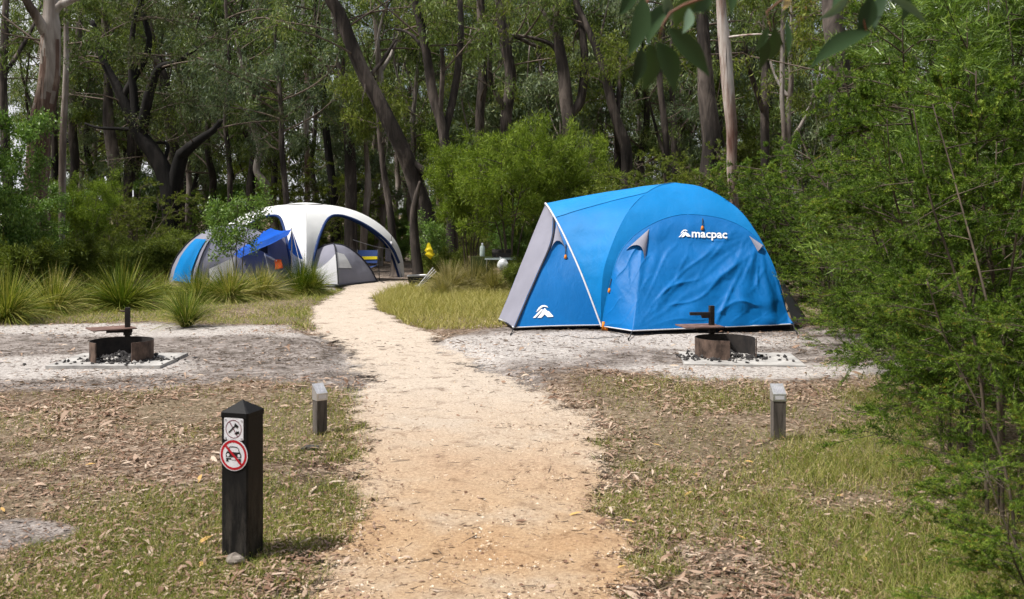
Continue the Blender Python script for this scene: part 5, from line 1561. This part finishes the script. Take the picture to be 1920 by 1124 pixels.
S_sap = spray_shrub(310, 2.0, .6, 3, 'broad_leaf', (4, 4, 6), (.045, .07), .026, .42, .014, lay=.35, cols=1.0, jit=.06)

put_shrub(S_far, 'feathery_shrub', 'dark feathery shrub pressed against the right end of the blue tent', 1560, 14.3, 1.02, .4)
put_shrub(S_mid, 'feathery_shrub', 'tall feathery shrub behind the right fire pit, beside the broad brown trunk', 1675, 11.6, (1.05, 1.05, .92), 1.6)
put_shrub(S_mid, 'feathery_shrub', 'feathery shrub mid way along the right edge thicket', 1790, 9.0, (1, 1, 1.2), 2.9)
put_shrub(S_near, 'feathery_shrub', 'close feathery shrub spreading level sprays past the right marker post', 1790, 6.6, (1.0, 1.0, 1.12), .3)
put_shrub(S_near2, 'feathery_shrub', 'tall close feathery shrub at the right edge', 1880, 5.2, (.85, .85, .95), 1.1)
put_shrub(S_near, 'feathery_shrub', 'nearest low feathery shrub in the lower right corner', 1985, 3.3, (.5, .5, .36), 2.2)
put_shrub(S_near2, 'feathery_shrub', 'blurred bright sprigs in the bottom right corner', 2030, 2.3, (.42, .42, .22), 1.0)
put_shrub(S_near2, 'feathery_shrub', 'small feathery shrub between the corner sprigs and tall close shrub', 1935, 4.2, (.6, .6, .55), 4.0)
put_shrub(S_willow, 'willow_leaved_wattle', 'tall narrow-leaved wattle filling the top right corner', 1800, 9.8, (1.15, 1.15, 1.25), .5)
put_shrub(S_willow, 'willow_leaved_wattle', 'narrow-leaved wattle with bright tips at the right edge', 1905, 8.0, 1.0, 2.5)
put_shrub(S_willow, 'willow_leaved_wattle', 'narrow-leaved wattle behind the broad brown trunk', 1770, 14.5, 1.25, 4.0)
put_shrub(S_near2, 'feathery_shrub', 'dense feathery shrub low in the right thicket, past the marker post', 1745, 7.8, (1.05, 1.05, .8), 5.0)
put_shrub(S_near, 'feathery_shrub', 'bright feathery shrub half way up the right edge', 1900, 6.4, (1.1, 1.1, 1.25), 3.6)
put_shrub(S_mid, 'feathery_shrub', 'feathery shrub filling the thicket behind the closest shrubs', 1860, 9.6, (1.1, 1.1, 1.0), .9)
put_shrub(S_mid, 'feathery_shrub', 'feathery shrub low at the edge of the leaf-strewn corner by the blue tent', 1640, 12.8, (1.0, 1.0, .7), 4.4)
put_shrub(S_far, 'feathery_shrub', 'feathery shrub right behind the blue tent, under the pale peeling gum', 1430, 18.5, 1.05, 2.0)
put_shrub(S_far, 'feathery_shrub', 'feathery shrub between pale peeling gum and broad brown trunk', 1510, 17.8, 1.0, 3.4)
put_shrub(S_far, 'feathery_shrub', 'dense feathery shrub at the back of the right thicket', 1620, 17.6, .95, 5.2)
put_shrub(S_olive, 'olive_shrub', 'olive shrub behind the roof of the blue tent', 1225, 19.5, 1.0, .8)
put_shrub(S_olive, 'olive_shrub', 'olive shrub behind the dome top, left of the pale peeling gum', 1310, 20.0, 1.08, 2.4)
put_shrub(S_olive, 'olive_shrub', 'olive shrub rising just behind the top of the white shelter', 585, 29.5, 1.15, 1.4)
put_shrub(S_olive, 'olive_shrub', 'olive shrub behind the right arch of the white shelter', 640, 31.0, 1.1, 3.4)
put_shrub(S_olive, 'olive_shrub', 'olive shrub filling the gap right of the bright bush', 1140, 21.5, .9, 4.4)
put_shrub(S_bright, 'bright_wattle_bush', 'big yellow-green wattle bush left of the blue tent', 955, 20.3, (.8, .8, 1.06), 1.0)
put_shrub(S_bright, 'bright_wattle_bush', 'right half of the yellow-green wattle thicket behind the blue tent porch', 1040, 21.2, (.74, .74, 1.1), 3.0)
put_shrub(S_bright, 'bright_wattle_bush', 'left, lower yellow-green wattle bush near the forked tall trunk', 880, 21.6, (.7, .7, 1.0), 5.0)
put_shrub(S_low, 'low_shrub', 'low leafy shrub at the foot of the bright bush near the camp table', 992, 19.4, (.7, .7, .6), .6)
put_shrub(S_low, 'low_shrub', 'low shrub between yellow bag and bottle', 835, 22.0, (.7, .7, .7), 2.6)
put_shrub(S_sap, 'young_gum', 'young round-leaved gum standing before the grey blue tent', 446, 19.4, (.95, .95, 1.12), .4, cat='sapling')
put_shrub(S_sap, 'young_gum', 'little grey-leaved gum above the yellow bag', 806, 22.3, (.8, .8, .82), 2.4, cat='sapling')
put_shrub(S_broad, 'broad_leaved_bush', 'broad-leaved green bush at the left edge of the picture', -10, 17.5, (.8, .8, 1.2), .2)
put_shrub(S_broad, 'broad_leaved_bush', 'darker broad-leaved bush under the ribbon-barked gum', 48, 19.0, (.7, .7, .66), 2.2)
put_shrub(S_bright, 'bright_wattle_bush', 'loose yellow-green wattle bush beside the thin pale gum', 160, 23.0, (.56, .56, .78), 2.0)
for px, d, s, l in ((205, 22.5, .9, 'low bright shrub behind the biggest tussock'), (262, 24.5, .8, 'low bright shrub left of the grey blue tent'), (120, 20.5, 1.0, 'low bright shrub behind the second tussock from the left'), (30, 17.2, 1.0, 'low bright shrub at the left edge behind the first tussock'), (310, 24.0, 1.0, 'low bright shrub at the foot of the black wattle')):
    put_shrub(S_low, 'low_shrub', l, px, d, s, px * .7)
items = []
for row in range(6):
    d0 = 26.5 + row * 3.3
    half = d0 * .54 + 2
    for x in np.arange(-half, half, 1.5):
        px_ = 960 + x / d0 * FPX
        if d0 < 30 and 380 < px_ < 800:
            continue
        items.append((x + rs_.uniform(-.7, .7), d0 + rs_.uniform(-1.4, 1.4), 0, rs_.uniform(0, 6.28), rs_.uniform(.45, .95), rs_.choice([0, 1, 2, 2, 3])))
for k in range(40):
    d0 = rs_.uniform(6, 24)
    x = d0 * .53 + rs_.uniform(1.3, 5)
    items.append((x, d0, 0, rs_.uniform(0, 6.28), rs_.uniform(.8, 1.15), rs_.choice([0, 1])))
scatter_object('undergrowth', items, [S_far, S_olive, S_low, S_broad], 'mixed green undergrowth beneath the trees behind the campsites')

# ------------------------------------------------------------------ tussocks
def tussock_mesh(seed, n, H, mat, spread=.75, w=.0055, brown=.25):
    rng = np.random.default_rng(seed)
    a = rng.uniform(0, 6.283, n)
    dead = rng.random(n) < .22
    el = rng.uniform(.0, 1.0, n) ** .75 * spread * np.where(dead, rng.uniform(1.2, 2.6, n), 1)
    a = a + .25 * np.sin(3 * a + seed)
    O = np.stack([.09 * np.cos(a) * rng.uniform(.2, 1, n), .09 * np.sin(a) * rng.uniform(.2, 1, n), np.full(n, -.02)], 1)
    D = unit(np.stack([np.cos(a) * el, np.sin(a) * el, np.ones(n)], 1))
    L = H * rng.uniform(.6, 1.15, n)
    B = np.stack([np.cos(a), np.sin(a), -1.1 * np.ones(n)], 1) * (L * el * rng.uniform(.1, .95, n))[:, None] + rng.normal(0, .06, (n, 3)) * L[:, None]
    Pn = quad_curve(O, D, L, B, 6)
    S = np.stack([-np.sin(a), np.cos(a), 0 * a], 1) + rng.normal(0, .5, (n, 3))
    Wn = np.array([1, 1, 1, .9, .75, .5, .08])[None] * w * rng.uniform(.7, 1.3, (n, 1))
    m = MB()
    V, F = ribbons(Pn, Wn, unit(S))
    r = np.where((rng.random(n) < brown) | dead, rng.uniform(.72, 1, n), rng.uniform(0, .7, n))
    m.add(V, F, 0, np.repeat(r, 6))
    return make_mesh('blades', np.vstack(m.v), m.f, [M[mat]])
TU = [tussock_mesh(401, 1700, 1.0, 'tussock', 1.2, .0052, brown=.4), tussock_mesh(402, 1500, 1.0, 'tussock', 1.1, .0052, brown=.55), tussock_mesh(403, 900, 1.0, 'tussock', .66, .004, brown=.1), tussock_mesh(404, 1600, 1.0, 'dry_tussock', 1.1, brown=.5)]
def tussock(px, py, h, k, label, wide=1.0, name='grass_tussock'):
    g = G(px, py)
    r = thing(name, label, 'tussock', (g[0], g[1], 0), 'strappy grass tussocks', random.uniform(0, 6.28), (h * wide * .85, h * wide * .85, h * 1.02))
    copy_parts([('blades', TU[k])], r)
for a in ((12, 606, .92, 1, 'tall dark tussock cut by the left edge', 1.0), (100, 590, .80, 1, 'second tussock from the left, mixed with dead straw', 1.05), (228, 582, .9, 0, 'biggest rounded tussock, between left fire pit and black wattle', 1.15),
          (430, 566, .78, 0, 'wide tussock below the blue awning', 1.1), (372, 568, .7, 0, 'tussock in front of the grey blue tent', 1.1), (490, 560, .72, 1, 'straw-tipped tussock under the orange shovel', 1.1), (565, 553, .8, 2, 'dense upright tussock at the left side of the small tent', 1.15),
          (585, 553, .7, 0, 'tussock against the small grey tent door', .8), (349, 612, .62, 2, 'lone upright tussock between left fire pit and path', 1.35), (165, 566, .6, 1, 'half hidden tussock left of the biggest one', 1.0), (300, 558, .55, 1, 'low tussock right of the biggest one', 1.1),
          (842, 551, .72, 3, 'brown dry tussock right of the camp trolley', 1.1), (888, 549, .78, 3, 'brown dry tussock before the pale bottle', 1.1), (926, 552, .66, 3, 'brown dry tussock under the white bag', 1.0), (828, 556, .45, 3, 'straw-coloured tussock beside the trolley handles', 1.0),
          (55, 560, .6, 1, 'tussock behind the two tussocks at the left edge', 1.0)):
    tussock(*a)

# ------------------------------------------------------------------ overhanging gum twig close to the camera
og = thing('overhanging_gum', 'dark glossy gum leaves hanging into the top right, out of focus', 'gum branch', (2.7, 1.9, 0))
m = MB(); m.tube(catmull([(2.7, 1.9, -.05), (2.68, 1.92, 1.2), (2.75, 1.85, 2.5), (2.6, 1.9, 4.0)], 20), np.linspace(.11, .06, 20), 10, wob=.1); m.build('trunk', M['bark_grey'], og)
m = MB()
m.tube(catmull([(2.72, 1.87, 2.3), (1.9, 1.75, 2.42), (1.2, 1.65, 2.25), (.7, 1.6, 2.1), (.42, 1.57, 2.02), (.27, 1.55, 1.97)], 30), np.linspace(.03, .003, 30), 7)
for tp in ([(.42, 1.57, 2.02), (.36, 1.55, 1.96), P(1262, 20, 1.55), P(1235, 75, 1.55)], [(.3, 1.56, 1.98), P(1222, -10, 1.55), P(1205, 60, 1.55)], [(.7, 1.6, 2.1), (.55, 1.62, 2.0), P(1448, 10, 1.65), P(1445, 58, 1.65)], [(.9, 1.6, 2.17), P(1640, -50, 1.75), P(1625, 62, 1.75)]):
    m.tube(catmull(tp, 12), np.linspace(.004, .0015, 12), 5)
m.build('branch', M['red_stem'], og)
LEAVES = [(1206, -6, 1176, 108, 44, .25, 1.52), (1203, 88, 1184, 165, 30, .0, 1.5), (1255, 6, 1214, 84, 36, .45, 1.56), (1232, 78, 1264, 176, 54, .4, 1.52), (1220, 82, 1204, 172, 42, .35, 1.55), (1254, 52, 1330, 144, 46, .35, 1.5), (1292, 16, 1280, 63, 22, .88, 1.5),
          (1306, -12, 1266, 52, 40, .5, 1.6), (1248, -10, 1262, 40, 26, .85, 1.55), (1330, -15, 1296, 24, 34, .45, 1.58), (1440, 52, 1414, 98, 18, .62, 1.65), (1452, 52, 1441, 116, 28, .2, 1.68), (1436, 66, 1424, 132, 24, .1, 1.66), (1474, 40, 1476, 108, 16, .3, 1.65),
          (1592, -10, 1534, 36, 20, .88, 1.7), (1632, 60, 1520, 128, 38, .3, 1.75), (1634, -6, 1606, 70, 42, .15, 1.75), (1662, -8, 1640, 60, 30, .1, 1.8), (1664, -4, 1738, 48, 18, .8, 1.7), (1474, -8, 1468, 18, 16, 1.0, 1.6), (1188, -20, 1160, 30, 30, .3, 1.62), (1380, -20, 1372, 28, 22, .4, 1.6), (1700, -10, 1690, 40, 26, .4, 1.8), (1575, -20, 1560, 14, 20, .3, 1.8)]
for i, (x0, y0, x1, y1, wpx, rv, d) in enumerate(LEAVES):
    a, b = P(x0, y0, d), P(x1, y1, d + random.uniform(-.05, .05))
    n = 11
    t = np.linspace(0, 1, n)
    s = unit(np.cross(b - a, np.array([random.uniform(-.4, .4), 1, random.uniform(-.3, .3)])))
    bend = (t * (1 - t))[:, None] * s * np.linalg.norm(b - a) * random.choice([-.35, .35, .2])
    c = a + t[:, None] * (b - a) + bend
    hw = np.maximum(np.sin(np.pi * t ** .8) ** 1.1, 0) * wpx * .82 / FPX * d / 2 + .0006
    nrm = unit(np.cross(b - a, s))
    rows_ = np.stack([c - s * hw[:, None] + nrm * hw[:, None] * .25, c, c + s * hw[:, None] + nrm * hw[:, None] * .25], 1)
    m = MB(); m.grid(rows_, 0, rv); m.build('leaf', M['hang_leaf'], og)

# ------------------------------------------------------------------ ground cover
rg = np.random.default_rng(77)
FAN = .53                                    # half width of the view per metre of distance

def scatter(n, y0, y1, x0=None, x1=None, power=1.0):
    """points spread over the seen ground between two distances, denser up close"""
    y = 1 / (1 / y0 + (1 / y1 - 1 / y0) * rg.uniform(0, 1, n)) if power == 'view' else rg.uniform(y0, y1, n)
    if x0 is None:
        x = rg.uniform(-1, 1, n) * (y * FAN + .4)
    else:
        x = rg.uniform(x0, x1, n)
    return x, y

def blades(x, y, h, w, rv, lean=.55, seg=2, mat='grass', name='grass', label=None):
    n = len(x)
    a = rg.uniform(0, 6.283, n)
    O = np.stack([x, y, gz(x, y) - .01], 1)
    D = unit(np.stack([np.cos(a) * lean * rg.uniform(.2, 1.3, n), np.sin(a) * lean * rg.uniform(.2, 1.3, n), np.ones(n)], 1))
    B = np.stack([np.cos(a), np.sin(a), -.7 * np.ones(n)], 1) * (h * rg.uniform(.05, .5, n))[:, None]
    Pn = quad_curve(O, D, h, B, seg)
    S = unit(np.stack([-np.sin(a), np.cos(a), 0 * a], 1) + rg.normal(0, .6, (n, 3)))
    Wn = np.linspace(1, .1, seg + 1)[None] * (w * rg.uniform(.7, 1.3, n))[:, None]
    m = MB(); V, F = ribbons(Pn, Wn, S); m.add(V, F, 0, np.repeat(rv, seg))
    return tag(m.build(name, M[mat]), label, kind='stuff')

def tufted(x, y, s, f=1.2, th=.5):
    """keep points in clumps"""
    n = fbm(x * f, y * f, None, s, 3)
    c = vnoise(x * 9, y * 9, None, s + 9)
    return rg.random(len(x)) < np.clip((n - th) * 5 + (c - .5) * .9, 0, 1)

# short green grass by the path
x, y = scatter(260000, 3.7, 9.6, power='view')
k = (path_in(x, y) < -.04 + .12 * rg.random(len(x))) & (sand_mask(x, y) < .45) & (tufted(x, y, 91, 1.1, .49 - .05 * sstep(.5, 1.5, x)) | (tufted(x, y, 92, 2.0, .46) & (path_in(x, y) > -.8)))
x, y = x[k], y[k]
gr_h = rg.uniform(.02, .085, len(x)) * (1 + .5 * sstep(.8, 2.0, x))
blades(x, y, gr_h, np.full(len(x), .0021), np.clip(rg.normal(.52, .26, len(x)) + .25 * (fbm(x, y, None, 5, 3) - .5), 0, 1), label='short patchy grass growing on both sides of the path')
# taller wispy grass on the right
x, y = scatter(60000, 3.6, 8.8, .55, 4.2)
k = (path_in(x, y) < -.12) & (rg.random(len(x)) < .15 + .85 * sstep(.9, 2.4, x)) & tufted(x, y, 95, .9, .47) & (np.abs(x) < y * FAN + .3)
x, y = x[k], y[k]
blades(x, y, rg.uniform(.05, .2, len(x)) * (.5 + .6 * sstep(.9, 2.2, x)), np.full(len(x), .0017), np.clip(rg.normal(.58, .25, len(x)), 0, 1), .7, 3, label='wispy taller grass under the right shrubs')
# lawn before the tussocks
x, y = scatter(60000, 13.6, 21.5, -11.5, -2.6)
k = (path_in(x, y) < 0) & (sand_mask(x, y) < .4) & (rg.random(len(x)) < .35 + .65 * sstep(.35, .6, fbm(x * .8, y * .8, None, 96, 3)))
x, y = x[k], y[k]
blades(x, y, rg.uniform(.04, .13, len(x)), np.full(len(x), .0045), np.clip(rg.normal(.6, .22, len(x)), 0, 1), .8, 2, label='sunlit yellow-green lawn between left fire pit and tussocks')
# long dry grass left of the blue tent
x, y = scatter(60000, 13.7, 24, -3.4, 1.2)
k = (path_in(x, y) < -.05) & (sand_mask(x, y) < .5) & (x > np.interp(y, PATH_Y, PATH_R)) & (x < .15 - .0 * y + .02 * (y - 14))
x, y = x[k], y[k]
blades(x, y, rg.uniform(.08, .3, len(x)) * (.5 + .5 * sstep(13.8, 17, y)), np.full(len(x), .0045), np.clip(rg.normal(.55, .25, len(x)), 0, 1), .6, 3, 'dry_grass', label='long straw-coloured grass left of the blue tent')

# fallen gum leaves
def leaf_flat(x, y, ln, wd, rv, z=None):
    n = len(x)
    a = rg.uniform(0, 6.283, n)
    D = np.stack([np.cos(a), np.sin(a), rg.normal(0, .16, n)], 1); D = unit(D)
    S = unit(np.stack([-np.sin(a), np.cos(a), rg.normal(0, .35, n)], 1))
    N = np.cross(D, S)
    z = gz(x, y) + .006 + np.abs(rg.normal(0, .008, n)) if z is None else z
    C = np.stack([x, y, z], 1)
    t = np.array([0, .3, .65, 1.0])
    ww = np.array([.08, .8, .75, .04])
    curl = rg.normal(0, .12, n)
    cen = C[:, None] + D[:, None] * ((t - .5)[None] * ln[:, None])[..., None] + N[:, None] * ((np.array([.0, 1, .9, 0]) * 1.0)[None] * (curl * ln)[:, None])[..., None] + S[:, None] * ((np.array([0, .5, .4, 0]))[None] * (rg.normal(0, .12, n) * ln)[:, None])[..., None]
    fold = N[:, None] * (ww[None] * wd[:, None] * .15)[..., None]
    V = np.stack([cen - S[:, None] * (ww[None] * wd[:, None] / 2)[..., None] + fold, cen + S[:, None] * (ww[None] * wd[:, None] / 2)[..., None] + fold], 2)
    i = np.arange(n * 8).reshape(n, 4, 2)
    F = np.stack([i[:, :-1, 0], i[:, :-1, 1], i[:, 1:, 1], i[:, 1:, 0]], -1).reshape(-1, 4)
    return V.reshape(-1, 3), F, np.repeat(rv, 3)

def litter_keep(x, y):
    p = path_in(x, y)
    on_path = np.where(p > .15, .03, np.where(p > -.02, .3, 1.0))
    clump = .12 + .88 * sstep(.42, .64, fbm(x * 1.5, y * 1.5, None, 97, 3))
    pad = 1 - .82 * sand_mask(x, y)
    edge = 1 + 1.2 * np.exp(-((p + .12) / .14) ** 2)
    return rg.random(len(x)) < np.clip(on_path * clump * pad * edge, 0, 1)

x1_, y1_ = scatter(34000, 3.7, 10.2, power='view')
x2_, y2_ = scatter(30000, 7.0, 14.6)
x3_, y3_ = scatter(9000, 9.0, 14.5, 3.0, 7.5)
x, y = np.concatenate([x1_, x2_, x3_]), np.concatenate([y1_, y2_, y3_])
k = litter_keep(x, y)
x, y = x[k], y[k]
ln = (rg.gamma(3.0, .0095, len(x)) + .014) * (1 + .35 * sstep(6.5, 8, y))
V, F, rv = leaf_flat(x, y, ln, ln * rg.uniform(.16, .34, len(x)), rg.beta(2.2, 1.8, len(x)) * .97)
m = MB(); m.add(V, F, 0, rv)
tag(m.build('leaf_litter', M['litter']), 'brown and pinkish fallen gum leaves strewn over the ground', kind='stuff')

# crumbs of bark and broken leaf everywhere between
x, y = scatter(60000, 3.7, 10.5, power='view')
p_ = path_in(x, y)
k = (rg.random(len(x)) < np.where(p_ > .25, .1, np.where(p_ > 0, .35, .9)) * (1 - .6 * sand_mask(x, y)))
x, y = x[k], y[k]
ln = rg.gamma(2.5, .005, len(x)) + .006
V, F, rv = leaf_flat(x, y, ln, ln * rg.uniform(.2, .7, len(x)), rg.beta(1.4, 1.8, len(x)) * .95)
m = MB(); m.add(V, F, 0, rv)
tag(m.build('leaf_crumbs', M['litter']), 'brown crumbs of broken leaf and bark on the ground', kind='stuff')

# the largest fallen leaves, each its own piece lying on the ground
lib = []
for k in range(10):
    l = np.array([.1]); V, F, rv = leaf_flat(np.zeros(1), np.zeros(1), l, l * rg.uniform(.2, .36), np.array([[.45, .62, .75, .85, .93, .7, .55, .99, .8, .3][k]]).ravel(), np.array([.012]))
    lib.append(make_mesh('leaf', V, [(F, np.zeros(3, int), rv)], [M['litter']]))
cnt = 0
while cnt < 280:
    y = 1 / rg.uniform(1 / 7.0, 1 / 3.9); x = rg.uniform(-1, 1) * (y * FAN)
    p = path_in(np.array([x]), np.array([y]))[0]
    if p > .1 and rg.random() > .05:
        continue
    o = bpy.data.objects.new('leaf', lib[rg.integers(10)]); COL.objects.link(o)
    o.parent = ground
    o.location = (x, y, float(gz(x, y)) + .008)
    o.rotation_euler = (rg.normal(0, .18), rg.normal(0, .18), rg.uniform(0, 6.28))
    s = rg.uniform(.45, .95); o.scale = (s, s, s)
    cnt += 1

# twigs and bark crumbs
def twigs(x, y, ln, r, name, label, mat='twig'):
    n = len(x); a = rg.uniform(0, 6.283, n)
    D = np.stack([np.cos(a), np.sin(a), rg.normal(0, .06, n)], 1)
    O = np.stack([x, y, gz(x, y) + .008 + r], 1) - D * ln[:, None] / 2
    B = rg.normal(0, .14, (n, 3)) * ln[:, None] * np.array([1, 1, .1])
    m = MB(); m.add(*vtube(quad_curve(O, D, ln, B, 3), np.array([1, 1, .8, .4])[None] * r[:, None], 4))
    tag(m.build(name, M[mat]), label, kind='stuff')
x, y = scatter(7000, 3.8, 13, power='view')
k = rg.random(len(x)) < np.where(path_in(x, y) > 0, .45, .6)
x, y = x[k], y[k]
ln = rg.gamma(2.0, .018, len(x)) + .015
twigs(x, y, ln, .0011 + ln * .011, 'twig_debris', 'thin dark twigs scattered over path and sand')
x, y = scatter(26000, 8.8, 14.5)
k = (rg.random(len(x)) < sand_mask(x, y) * (.9 - .65 * bare_mask(x, y)) * sstep(.32, .6, fbm(x * 1.3, y * 1.3, None, 99, 4)) * (1 - .7 * (path_in(x, y) > 0)))
x, y = x[k], y[k]
ln = rg.gamma(1.3, .018, len(x)) + .008
twigs(x, y, ln, .0015 + ln * .03, 'bark_debris', 'dark bark crumbs and sticks littering the camp pads')
# gravel on the path
x, y = scatter(52000, 3.7, 12, power='view')
k = (path_in(x, y) > -.12 * rg.random(len(x))) 
x, y = x[k], y[k]
n = len(x)
s = rg.gamma(3.0, .0011, n) + .0018
oc = np.array([(1, 0, 0), (-1, 0, 0), (0, 1, 0), (0, -1, 0), (0, 0, .7)])
V = np.stack([x, y, gz(x, y) + .006], 1)[:, None] + (oc[None] * rg.uniform(.6, 1.4, (n, 1, 3)) + rg.normal(0, .2, (n, 5, 3))) * s[:, None, None]
F = (np.array([(0, 2, 4), (2, 1, 4), (1, 3, 4), (3, 0, 4)])[None] + 5 * np.arange(n)[:, None, None]).reshape(-1, 3)
m = MB(); m.add(V.reshape(-1, 3), F, 0, np.repeat(rg.beta(2.5, 1.6, n), 4))
tag(m.build('gravel', M['gravel'], smooth=False), 'fine tan gravel covering the winding path', kind='stuff')
